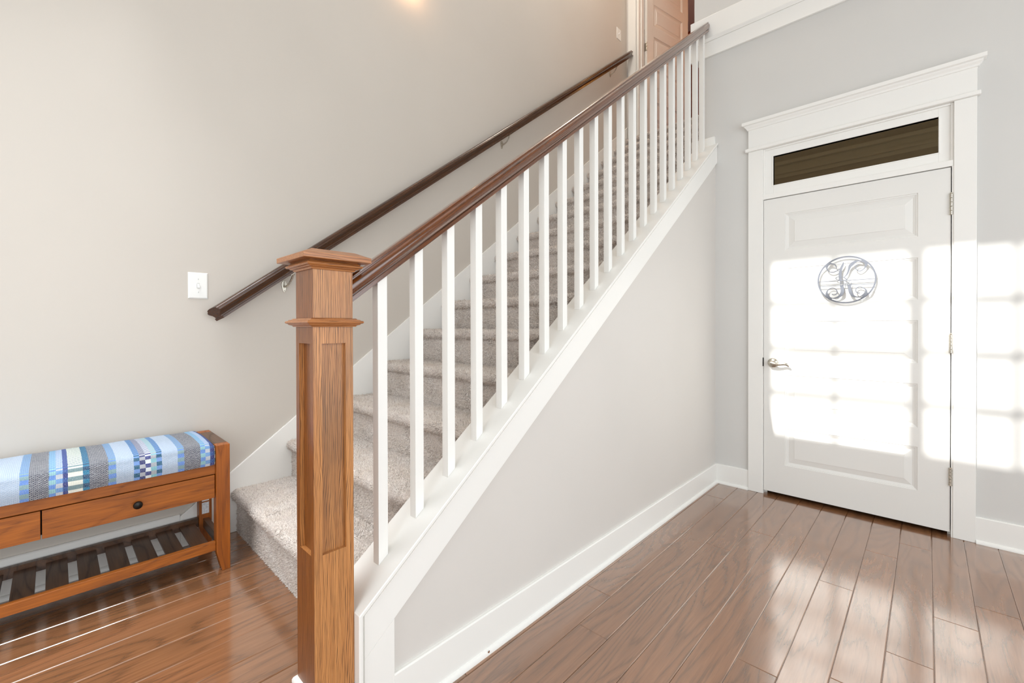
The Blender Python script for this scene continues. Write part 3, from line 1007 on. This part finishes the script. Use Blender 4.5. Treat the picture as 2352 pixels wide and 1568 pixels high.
# ------------------------------------------------------------------ railing
def profile_bar(name, mat, parent, half, p0, slope, length, plumb0=False, plumb1=False, smooth=True, mitre0=0.0):
    """bar with profile (half width, height) swept up a slope; built along local Y, then rotated"""
    prof = half + [(-x, y) for x, y in half[::-1] if x > 1e-6]
    ang = math.atan(slope)
    n = len(prof)
    m = max(2, int(length / 0.25))
    vs, fs = [], []
    for i in range(m + 1):
        for x, z in prof:
            y = length * i / m
            if i == 0 and plumb0:
                y += z * math.tan(ang)
            if i == m and plumb1:
                y += z * math.tan(ang)
            if i == 0:
                y += (x - 0.03) * mitre0
            vs.append((x, y, z))
    for i in range(m):
        for k in range(n):
            fs.append((i * n + k, i * n + (k + 1) % n, (i + 1) * n + (k + 1) % n, (i + 1) * n + k))
    fs.append(tuple(range(n))[::-1])
    fs.append(tuple(range(m * n, m * n + n)))
    o = MB().add(vs, fs).build(name, mat, None, smooth=smooth)
    if parent is not None:
        o.parent = parent
        o.location = Vector(p0) - wloc(parent)
    else:
        o.location = p0
    o.rotation_euler = (ang, 0, 0)
    return o


LOAF = [(0.0, 0.0), (0.0242, 0.0), (0.0248, 0.0006), (0.0248, 0.0118), (0.0240, 0.0126), (0.0165, 0.0130), (0.0165, 0.0155), (0.0250, 0.0168), (0.0285, 0.0210), (0.0300, 0.0275), (0.0302, 0.0345),
        (0.0290, 0.0405), (0.0262, 0.0452), (0.0222, 0.0482), (0.0200, 0.0500), (0.0200, 0.0528), (0.0212, 0.0545), (0.0205, 0.0575), (0.0170, 0.0600), (0.0090, 0.0612), (0.0, 0.0615)]
MUSH = [(0.0, 0.0), (0.0190, 0.0), (0.0200, 0.001), (0.0200, 0.0105), (0.0185, 0.0120), (0.0140, 0.0125), (0.0138, 0.0150), (0.0150, 0.0210), (0.0190, 0.0290), (0.0248, 0.0350), (0.0288, 0.0395), (0.0298, 0.0440),
        (0.0285, 0.0485), (0.0245, 0.0505), (0.0235, 0.0530), (0.0235, 0.0550), (0.0210, 0.0585), (0.0150, 0.0615), (0.0080, 0.0628), (0.0, 0.0630)]
RAIL0 = 0.7985
rl = thing('stair_railing', (-1.2275, 2.0, capz(2.0)), 'stair railing of white square balusters under a dark oak handrail', 'railing')
ca = math.cos(math.atan(SL))
RY0, RY1 = NY1 + 0.0005, 3.4385
profile_bar('handrail', M['rail'], rl, LOAF, (-1.2275, RY0, RAIL0 + SL * RY0), SL, (RY1 - RY0) / ca, True, True)
BW = 0.0162
bal = None
for k in range(21):
    y = 0.6979 + 0.1334 * k
    if bal is None:
        mb = MB()
        vs = [(-BW, -BW, -SL * BW), (BW, -BW, -SL * BW), (BW, BW, SL * BW), (-BW, BW, SL * BW)]
        hgt = RAIL0 - CAP0 + 0.0002
        vs = [(a, b, c + 0.0003) for a, b, c in vs] + [(a, b, c + hgt) for a, b, c in vs]
        mb.add(vs, [(0, 3, 2, 1), (4, 5, 6, 7), (0, 1, 5, 4), (1, 2, 6, 5), (2, 3, 7, 6), (3, 0, 4, 7)])
        o = bal = mb.build('baluster', M['trim'], None, bevel=0.0012)
    else:
        o = bal.copy()
        COL.objects.link(o)
    o.parent = rl
    o.location = Vector((-1.2287, y, capz(y))) - rl.location

# ------------------------------------------------------------------ handrail on the wall
HSL = 0.7560
HX = -2.398
wr = thing('wall_handrail', (HX, 0.50, 1.19), 'long dark oak handrail bracketed to the beige wall', 'handrail')
HR0 = 0.8085
hca = math.cos(math.atan(HSL))
profile_bar('rail', M['rail_dark'], wr, MUSH, (HX, 0.557, HR0 + HSL * 0.557), HSL, (4.47 - 0.557) / hca, mitre0=0.7)
for yb_ in (0.8435, 2.480, 4.129):
    zc = HR0 + HSL * yb_
    zp = zc - 0.045
    br = MB()
    pr = [(0.0085 * math.cos(a), 0.0) for a in (0,)]
    pl = []
    for i in range(24):
        a = 2 * math.pi * i / 24
        pl.append((yb_ + 0.0135 * math.cos(a) * (1.0 if math.sin(a) > -0.1 else 0.85), zp + (0.038 if math.sin(a) < 0 else 0.026) * math.sin(a)))
    br.prism(pl, 'X', XW, XW + 0.006)
    br = br.build('bracket', M['nickel'], wr, bevel=0.0015)
    MB().tube([(XW + 0.004, yb_, zp - 0.006), (XW + 0.022, yb_ + 0.003, zp - 0.008), (XW + 0.045, yb_ + 0.010, zp + 0.006), (XW + 0.060, yb_ + 0.018, zp + 0.030), (HX, yb_ + 0.024, zc + HSL * 0.024 - 0.006)], [0.0062, 0.0055, 0.005, 0.005, 0.0055], 10).build('arm', M['nickel'], br, smooth=True)
    sd = MB()
    vs = []
    for yy in (yb_ + 0.006, yb_ + 0.046):
        zz = HR0 + HSL * yy
        vs += [(HX - 0.012, yy, zz - 0.0055), (HX + 0.012, yy, zz - 0.0055), (HX + 0.012, yy, zz - 0.0004), (HX - 0.012, yy, zz - 0.0004)]
    sd.add(vs, [(0, 1, 2, 3), (7, 6, 5, 4), (0, 4, 5, 1), (1, 5, 6, 2), (2, 6, 7, 3), (3, 7, 4, 0)])
    sd.build('saddle', M['nickel'], br, bevel=0.001)
    for dz in (-0.029, 0.018):
        MB().lathe([(0.0032, 0), (0.0032, 0.0012), (0.0015, 0.002)], (XW + 0.006, yb_, zp + dz), (1, 0, 0), 10).build('screw', M['nickel'], br, smooth=True)

# ------------------------------------------------------------------ light switches
def switch(y0, y1, z0, z1, label, toggle_up):
    yc, zc = (y0 + y1) / 2, (z0 + z1) / 2
    t = thing('light_switch', (XW, yc, zc), label, 'light switch')
    vs, fs = [], []
    pf = [(0.0, 0.0), (0.0, 0.002), (0.0035, 0.0050), (0.006, 0.0056)]
    for d, x in pf:
        vs += [(XW + x, y0 + d, z0 + d), (XW + x, y1 - d, z0 + d), (XW + x, y1 - d, z1 - d), (XW + x, y0 + d, z1 - d)]
    for i in range(3):
        for k in range(4):
            fs.append((i * 4 + k, i * 4 + (k + 1) % 4, i * 4 + 4 + (k + 1) % 4, i * 4 + 4 + k))
    # plate face with a slot for the toggle
    s = len(vs)
    hy, hz = 0.0052, 0.0122
    vs += [(XW + 0.0056, yc - hy, zc - hz), (XW + 0.0056, yc + hy, zc - hz), (XW + 0.0056, yc + hy, zc + hz), (XW + 0.0056, yc - hy, zc + hz)]
    vs += [(XW + 0.002, a[1], a[2]) for a in vs[s:s + 4]]
    for k in range(4):
        fs.append((12 + k, 12 + (k + 1) % 4, s + (k + 1) % 4, s + k))
        fs.append((s + k, s + (k + 1) % 4, s + 4 + (k + 1) % 4, s + 4 + k))
    fs.append((s + 4, s + 5, s + 6, s + 7))
    MB().add(vs, fs).build('plate', M['plate'], t)
    sg = 1 if toggle_up else -1
    tg = MB()
    w0, w1 = 0.0046, 0.0038
    tg.add([(XW + 0.002, yc - w0, zc - 0.0095), (XW + 0.002, yc + w0, zc - 0.0095), (XW + 0.002, yc + w0, zc + 0.0095), (XW + 0.002, yc - w0, zc + 0.0095),
            (XW + 0.0185, yc - w1, zc + sg * 0.008 - 0.0035), (XW + 0.0185, yc + w1, zc + sg * 0.008 - 0.0035), (XW + 0.0165, yc + w1, zc + sg * 0.008 + 0.0035), (XW + 0.0165, yc - w1, zc + sg * 0.008 + 0.0035)],
           [(3, 2, 1, 0), (4, 5, 6, 7), (0, 1, 5, 4), (1, 2, 6, 5), (2, 3, 7, 6), (3, 0, 4, 7)])
    tg.build('toggle', M['plate'], t, bevel=0.0008)
    for dz in (-0.0302, 0.0302):
        sc = MB().lathe([(0.0030, 0), (0.0030, 0.0006), (0.0018, 0.0012)], (XW + 0.0056, yc, zc + dz), (1, 0, 0), 12).build('screw', M['plate'], t, smooth=True)
        MB().box(XW + 0.0062, XW + 0.0070, yc - 0.0004, yc + 0.0004, zc + dz - 0.0026, zc + dz + 0.0026).build('slot', M['bronze'], sc)
    return t


switch(0.429, 0.506, 1.3135, 1.435, 'white toggle light switch on the wall above the bench', False)
switch(4.267, 4.358, 4.334, 4.457, 'white light switch at the stair head left of the upper door casing', True)

# ------------------------------------------------------------------ bench
BXF, BXB = -2.101, -2.455
bn = thing('storage_bench', (-2.28, -0.03, ZL), 'brown wooden entry bench with two drawers and a slatted shoe shelf', 'bench')
LY = [(0.4553, 0.5040, 1), (-0.5653, -0.5166, -1)]
for a, b, s in LY:
    io, ii = (b, a) if s > 0 else (a, b)                # outer and inner edge
    pf = [(io, ZL), (io, 0.6965), (ii, 0.6965), (ii, 0.262), (io - s * 0.029, ZL)]
    MB().prism(pf, 'X', BXF - 0.045, BXF).build('leg', M['bench_z'], bn, bevel=0.0018)
    MB().prism(pf, 'X', BXB, BXB + 0.045).build('leg', M['bench_z'], bn, bevel=0.0018)
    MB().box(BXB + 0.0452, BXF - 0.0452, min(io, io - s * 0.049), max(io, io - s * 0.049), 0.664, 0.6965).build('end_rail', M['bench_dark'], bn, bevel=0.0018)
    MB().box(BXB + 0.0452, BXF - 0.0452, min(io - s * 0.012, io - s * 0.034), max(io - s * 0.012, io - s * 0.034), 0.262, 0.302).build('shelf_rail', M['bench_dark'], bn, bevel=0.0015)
iy0, iy1 = -0.5164, 0.4551
MB().box(BXF - 0.034, BXF - 0.012, iy0, iy1, 0.5795, 0.6195).build('seat_rail', M['bench'], bn, bevel=0.0012)
MB().box(BXB + 0.012, BXB + 0.034, iy0, iy1, 0.5795, 0.6195).build('seat_rail', M['bench'], bn, bevel=0.0012)
MB().box(BXB + 0.034, BXF - 0.034, iy0, iy1, 0.600, 0.6195).build('seat_board', M['bench'], bn)
MB().box(BXF - 0.040, BXF - 0.0345, iy0, iy1, 0.49, 0.579).build('drawer_gap_shade', M['shadow_gap'], bn)  # black sheet added so the gaps round the drawers read as shade
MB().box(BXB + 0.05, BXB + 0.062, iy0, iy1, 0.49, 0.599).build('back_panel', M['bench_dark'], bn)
for a, b in ((-0.0290, 0.4530), (-0.5142, -0.0325)):
    dr = MB().box(BXF - 0.034, BXF - 0.012, a, b, 0.4825, 0.5760).build('drawer', M['bench'], bn, bevel=0.0012)
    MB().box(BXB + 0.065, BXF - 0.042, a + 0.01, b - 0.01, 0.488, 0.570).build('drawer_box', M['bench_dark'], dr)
    MB().lathe([(0.0065, 0), (0.0055, 0.006), (0.0062, 0.010), (0.0110, 0.013), (0.0140, 0.018), (0.0142, 0.0215), (0.0120, 0.0265), (0.006, 0.029), (0.001, 0.0295)], (BXF - 0.012, (a + b) / 2 - 0.0015, 0.529), (1, 0, 0), 24).build('knob', M['bronze'], dr, smooth=True)
MB().box(BXF - 0.034, BXF - 0.012, iy0, iy1, 0.2640, 0.3005).build('front_shelf_rail', M['bench'], bn, bevel=0.0015)
MB().box(BXB + 0.012, BXB + 0.034, iy0, iy1, 0.2640, 0.3050).build('back_shelf_rail', M['bench_dark'], bn, bevel=0.0015)
gap0, pit = 0.3705, 0.0813
slat = None
for i in range(12):
    yc = gap0 + pit / 2 - pit * i
    if yc + 0.0285 > 0.445 and i == 0:
        yc = 0.4105
    if slat is None:
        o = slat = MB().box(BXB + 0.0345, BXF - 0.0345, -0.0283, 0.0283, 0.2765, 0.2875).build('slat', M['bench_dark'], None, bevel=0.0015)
    else:
        o = slat.copy()
        COL.objects.link(o)
    o.parent = bn
    o.location = Vector((0, yc, 0)) - bn.location
MB().box(BXB + 0.0452, BXB + 0.0458, 0.4660, 0.4935, 0.3225, 0.3740).build('paper_label', M['paper'], bn)
MB().box(BXB + 0.0452, BXB + 0.0458, 0.4660, 0.4935, 0.3800, 0.4300).build('paper_label', M['blank_paper'], bn)

# ------------------------------------------------------------------ cushion
def cushion():
    z0, z1 = 0.6202, 0.712
    xf, xb = -2.0930, -2.4450
    pr = []
    r = 0.026
    for i in range(8):
        pr.append((xf - 0.006 * (1 - math.sin(i / 7 * math.pi)), z0 + (z1 - r - z0) * i / 7))
    for i in range(1, 8):
        a = math.radians(90 * i / 8)
        pr.append((xf - r + (r - 0.006) * math.cos(a), z1 - r + r * math.sin(a)))
    for i in range(0, 13):
        t = i / 12
        pr.append((xf - r + (xb + 0.02 - xf + r) * t, z1 + 0.007 * math.sin(t * math.pi) - 0.004 * t))
    for i in range(1, 5):
        a = math.radians(90 + 90 * i / 4)
        pr.append((xb + 0.02 + 0.02 * math.cos(a), z1 - 0.024 + 0.02 * math.sin(a)))
    pr.append((xb, z0))
    n = len(pr)
    s = [0.0]
    for a, b in zip(pr[:-1], pr[1:]):
        d = math.dist(a, b)
        k = 1.0 if a[1] < z1 - 0.012 else 2.6
        s.append(s[-1] + d * k)
    cxm, czm = (xf + xb) / 2, (z0 + z1) / 2
    ya, yb_ = -0.5160, 0.4546
    ys = sorted(set([ya + (yb_ - ya) * i / 60 for i in range(61)] + [ya + 0.03 * (1 - math.cos(i * math.pi / 16)) for i in range(9)] + [yb_ - 0.03 * (1 - math.cos(i * math.pi / 16)) for i in range(9)]))
    vs, uv, fs = [], [], []
    R_ = 0.03
    for y in ys:
        d = min(y - ya, yb_ - y)
        off = 0.0 if d >= R_ else R_ * (1 - math.sqrt(max(0, 1 - (1 - d / R_) ** 2))) * 0.85
        for j, (x, z) in enumerate(pr):
            sx = max(-1, min(1, (x - cxm) / ((xf - xb) / 2)))
            sz = max(-1, min(1, (z - czm) / ((z1 - z0) / 2)))
            wv = 0.0016 * math.sin(y * 37 + z * 40) * math.sin(y * 11 + x * 9)
            zz = z - off * max(0, sz) ** 3 * 1.0 + (wv if z > z0 + 0.01 else 0)
            vs.append((x - off * sx ** 3 * 0.8 + wv * (1 if x > xf - 0.04 else 0), y, zz))
            uv.append((y, s[j]))
    m = len(ys)
    for i in range(m - 1):
        for j in range(n - 1):
            fs.append((i * n + j, i * n + j + 1, (i + 1) * n + j + 1, (i + 1) * n + j))
        fs.append((i * n + n - 1, i * n, (i + 1) * n, (i + 1) * n + n - 1))
    fs.append(tuple(range(n)))
    fs.append(tuple(range((m - 1) * n, m * n))[::-1])
    me = bpy.data.meshes.new('bench_cushion')
    me.from_pydata(vs, [], fs)
    ul = me.uv_layers.new(name='UVMap')
    for lp in me.loops:
        ul.data[lp.index].uv = uv[lp.vertex_index]
    import bmesh
    bm = bmesh.new(); bm.from_mesh(me); bmesh.ops.recalc_face_normals(bm, faces=bm.faces); bm.to_mesh(me); bm.free()
    me.polygons.foreach_set('use_smooth', [True] * len(me.polygons))
    me.set_sharp_from_angle(angle=math.radians(60))
    me.materials.append(M['cushion'])
    o = bpy.data.objects.new('bench_cushion', me)
    COL.objects.link(o)
    return tag(o, 'long bench cushion woven in blue, white and teal stripes', 'cushion')


cushion()

# ------------------------------------------------------------------ monogram on the door
def catmull(P, W, k=6):
    out, ow = [], []
    n = len(P)
    for i in range(n - 1):
        p0, p1, p2, p3 = P[max(i - 1, 0)], P[i], P[i + 1], P[min(i + 2, n - 1)]
        for j in range(k):
            t = j / k
            out.append(tuple(0.5 * (2 * p1[d] + (p2[d] - p0[d]) * t + (2 * p0[d] - 5 * p1[d] + 4 * p2[d] - p3[d]) * t * t + (3 * p1[d] - p0[d] - 3 * p2[d] + p3[d]) * t ** 3) for d in (0, 1)))
            ow.append(W[i] * (1 - t) + W[i + 1] * t)
    out.append(P[-1]); ow.append(W[-1])
    return out, ow


def ribbon(mb, P, W, y0, y1, cx, cz, k=6):
    if k > 1:
        P, W = catmull(P, W, k)
    n = len(P)
    vs, fs = [], []
    for i, p in enumerate(P):
        a, b = P[max(i - 1, 0)], P[min(i + 1, n - 1)]
        tx, tz = b[0] - a[0], b[1] - a[1]
        l = math.hypot(tx, tz) or 1
        nx, nz = -tz / l, tx / l
        h = W[i] / 2
        for y in (y0, y1):
            vs.append((cx + p[0] + nx * h, y, cz + p[1] + nz * h))
            vs.append((cx + p[0] - nx * h, y, cz + p[1] - nz * h))
    for i in range(n - 1):
        a, b = i * 4, i * 4 + 4
        fs += [(a, a + 1, b + 1, b), (a + 2, b + 2, b + 3, a + 3), (a, b, b + 2, a + 2), (a + 1, a + 3, b + 3, b + 1)]
    fs += [(0, 2, 3, 1), ((n - 1) * 4, (n - 1) * 4 + 1, (n - 1) * 4 + 3, (n - 1) * 4 + 2)]
    mb.add(vs, fs)


MX, MZ, MY0, MY1 = -0.3705, 1.4705, 3.4275, 3.4305
mg = thing('door_monogram', (MX, MY1, MZ), 'round grey metal monogram sign with scrolled letter K hung on the white door', 'sign')
g = 0.0025
mb = MB()
ring = [(0.0012 + 0.1438 * math.cos(2 * math.pi * i / 72), -0.0018 + 0.1438 * math.sin(2 * math.pi * i / 72)) for i in range(73)]
ribbon(mb, ring, [0.0085] * 73, MY0, MY1, MX, MZ, 1)
mb.build('ring', M['mono'], mg)
mb = MB()
ST = [([(-.011, .1111), (-.0155, .092), (-.0237, .0683), (-.0276, .0466), (-.0282, .027), (-.0261, -.0051)], [.002, .010, .014, .015, .015, .016]),
      ([(-.0212, -.0336), (-.0166, -.0596), (-.0181, -.0816), (-.026, -.0983), (-.0418, -.1098), (-.0639, -.115), (-.0821, -.1079), (-.0943, -.0898), (-.0968, -.0747), (-.0903, -.0614), (-.0781, -.0522), (-.0639, -.0506), (-.0499, -.0588), (-.0429, -.0753), (-.0459, -.0874), (-.0579, -.0942), (-.0699, -.0899)],
       [.017, .018, .018, .016, .009, .005, .007, .012, .009, .005, .0045, .0045, .0047, .005, .005, .005, .005]),
      ([(-.0302, .0689), (-.0461, .0568), (-.0641, .051), (-.0823, .0551), (-.0945, .0699), (-.0972, .0851), (-.0925, .0996), (-.0783, .1069), (-.0601, .1013), (-.0501, .0905), (-.0471, .0742)],
       [.006, .0045, .005, .005, .006, .010, .013, .008, .006, .006, .003]),
      ([(-.0075, .0131), (.0071, .0338), (.0148, .0574), (.0206, .0787), (.0321, .0945), (.0473, .1062), (.0644, .11), (.0887, .1019), (.0999, .0877), (.0981, .076), (.0888, .0579), (.0701, .0464), (.055, .0538), (.0489, .0688), (.0512, .0818), (.0587, .0859), (.0691, .0865)],
       [.003, .007, .010, .015, .019, .014, .007, .011, .014, .009, .005, .005, .005, .005, .005, .004, .003]),
      ([(-.0163, .0162), (-.0351, .019), (-.046, .0166), (-.05, .0095), (-.044, .0024), (-.0321, -.0002)], [.003] * 6),
      ([(-.0163, .0175), (-.0065, .0111), (.0071, -.0039)], [.004, .005, .006]),
      ([(.0169, -.0325), (.0208, -.0643), (.0266, -.0865), (.0362, -.1039), (.0534, -.112), (.0704, -.1116), (.0853, -.1016), (.0992, -.0857), (.0992, -.0726), (.0909, -.0614), (.0721, -.0507), (.0571, -.0545), (.0495, -.0685), (.0524, -.0807), (.0609, -.0883), (.0694, -.0893)],
       [.017, .018, .017, .014, .006, .005, .008, .012, .008, .005, .0045, .0045, .0047, .005, .005, .005]),
      ([(-.1089, .0862), (-.0946, .0998), (-.0763, .1129)], [.004, .013, .003]),
      ([(.0775, .1162), (.0924, .1051), (.1073, .087)], [.004, .015, .004]),
      ([(-.1025, -.0819), (-.0922, -.1029), (-.0719, -.1213)], [.005, .013, .004]),
      ([(.1076, -.0909), (.0946, -.1058), (.076, -.1206)], [.005, .013, .004])]
for i_, (P_, W_) in enumerate(ST):
    e_ = 0.00016 * (i_ + 1)
    ribbon(mb, P_, W_, MY0 - e_, MY1 - e_, MX, MZ)
mb.build('letter', M['mono'], mg)
for z_, xa, xb in ((-0.0062, -0.1400, 0.1400), (-0.0360, -0.1362, 0.1362)):
    mb = MB()
    ribbon(mb, [(xa, z_), (xb, z_)], [0.0040, 0.0040], MY0 - 0.0021, MY1 - 0.0021, MX, MZ, 1)
    mb.build('bar', M['mono'], mg)
# the name between the bars
zt, zb_ = -0.0080, -0.0342
def letter(strokes, x, wd):
    mb = MB()
    for i_, (P_, w_) in enumerate(strokes):
        e_ = 0.0023 + 0.00012 * i_
        ribbon(mb, [(x + p[0] * wd, zb_ + p[1] * (zt - zb_)) for p in P_], [w_] * len(P_), MY0 - e_, MY1 - e_, MX, MZ, 1)
    return mb
tk, tn = 0.0026, 0.0016
K_ = [([(0.12, 0), (0.12, 1)], tk), ([(0.16, 0.42), (0.88, 1)], tn), ([(0.42, 0.6), (0.95, 0)], tk), ([(0, 1), (0.28, 1)], tn), ([(0, 0), (0.28, 0)], tn)]
I_ = [([(0.5, 0), (0.5, 1)], tk), ([(0.1, 1), (0.9, 1)], tn), ([(0.1, 0), (0.9, 0)], tn)]
N_ = [([(0.12, 0), (0.12, 1)], tn), ([(0.12, 1), (0.88, 0)], tk), ([(0.88, 0), (0.88, 1)], tn), ([(0, 0), (0.26, 0)], tn), ([(0.72, 1), (1, 1)], tn)]
G_ = [([(0.5 + 0.46 * math.cos(a), 0.5 + 0.5 * math.sin(a)) for a in [math.radians(50 + 265 * i / 16) for i in range(17)]], tk), ([(0.82, 0.0), (0.82, 0.45)], tk), ([(0.6, 0.45), (1, 0.45)], tn)]
for st, x_, wd in ((K_, -0.0290, 0.0140), (I_, -0.0128, 0.0070), (N_, -0.0022, 0.0150), (G_, 0.0160, 0.0145)):
    letter(st, x_, wd).build('name_letter', M['mono'], mg)
for x_, z_ in ((-0.1425, -0.006), (0.1445, -0.002), (-0.1065, 0.091), (-0.035, 0.072)):
    MB().lathe([(0.0018, 0), (0.0018, 0.0195), (0.0032, 0.0196), (0.003, 0.021), (0.0012, 0.0222)], (MX + x_, YD + 0.0, MZ + z_), (0, -1, 0), 12).build('pin', M['nickel'], mg, smooth=True)

# ------------------------------------------------------------------ ladybird on the baseboard
def ladybug(c):
    q = N('beetle_shell')
    sp = q.ramp(q.noise(q.coord(), 420, 1), [(0.55, 0.0), (0.6, 1.0)])
    m = q.out(Base_Color=q.mix(sp, lin(170, 96, 16), lin(40, 22, 8)), Roughness=0.25)
    mk = paint('beetle_black', (30, 20, 12), 0.4)
    cx, cy, cz = c
    t = thing('ladybug', (cx, cy, cz), 'tiny brown ladybug clinging to the white shoe moulding of the knee wall', 'insect')
    # axis of the body in the wall plane, pointing up and to the back
    ax, az = 0.72, 0.69
    def P(u, v, h):
        return (cx + h, cy + u * ax - v * az, cz + u * az + v * ax)
    vs, fs = [], []
    ns, nr = 14, 8
    for i in range(nr + 1):
        a = math.pi / 2 * i / nr
        for k in range(ns):
            b = 2 * math.pi * k / ns
            vs.append(P(0.0036 * math.cos(a) * math.cos(b) - 0.0006, 0.0029 * math.cos(a) * math.sin(b), 0.0008 + 0.0026 * math.sin(a)))
    for i in range(nr):
        for k in range(ns):
            fs.append((i * ns + k, i * ns + (k + 1) % ns, (i + 1) * ns + (k + 1) % ns, (i + 1) * ns + k))
    fs.append(tuple(range(ns)))
    MB().add(vs, fs).build('shell', m, t, smooth=True)
    MB().lathe([(0.0003, 0), (0.0011, 0.0004), (0.0014, 0.0010), (0.0010, 0.0018), (0.0003, 0.0022)], P(0.0024, 0, 0.0014), (Vector(P(1, 0, 0)) - Vector(P(0, 0, 0))), 12).build('head', mk, t, smooth=True)
    for u in (-0.0014, 0.0004, 0.0020):
        for sgn in (-1, 1):
            MB().tube([P(u, sgn * 0.0022, 0.0012), P(u * 1.25, sgn * 0.0036, 0.0010), P(u * 1.4, sgn * 0.0046, 0.0002)], 0.00022, 6).build('leg', mk, t)


ladybug((-1.1385, 1.072, 0.0125))
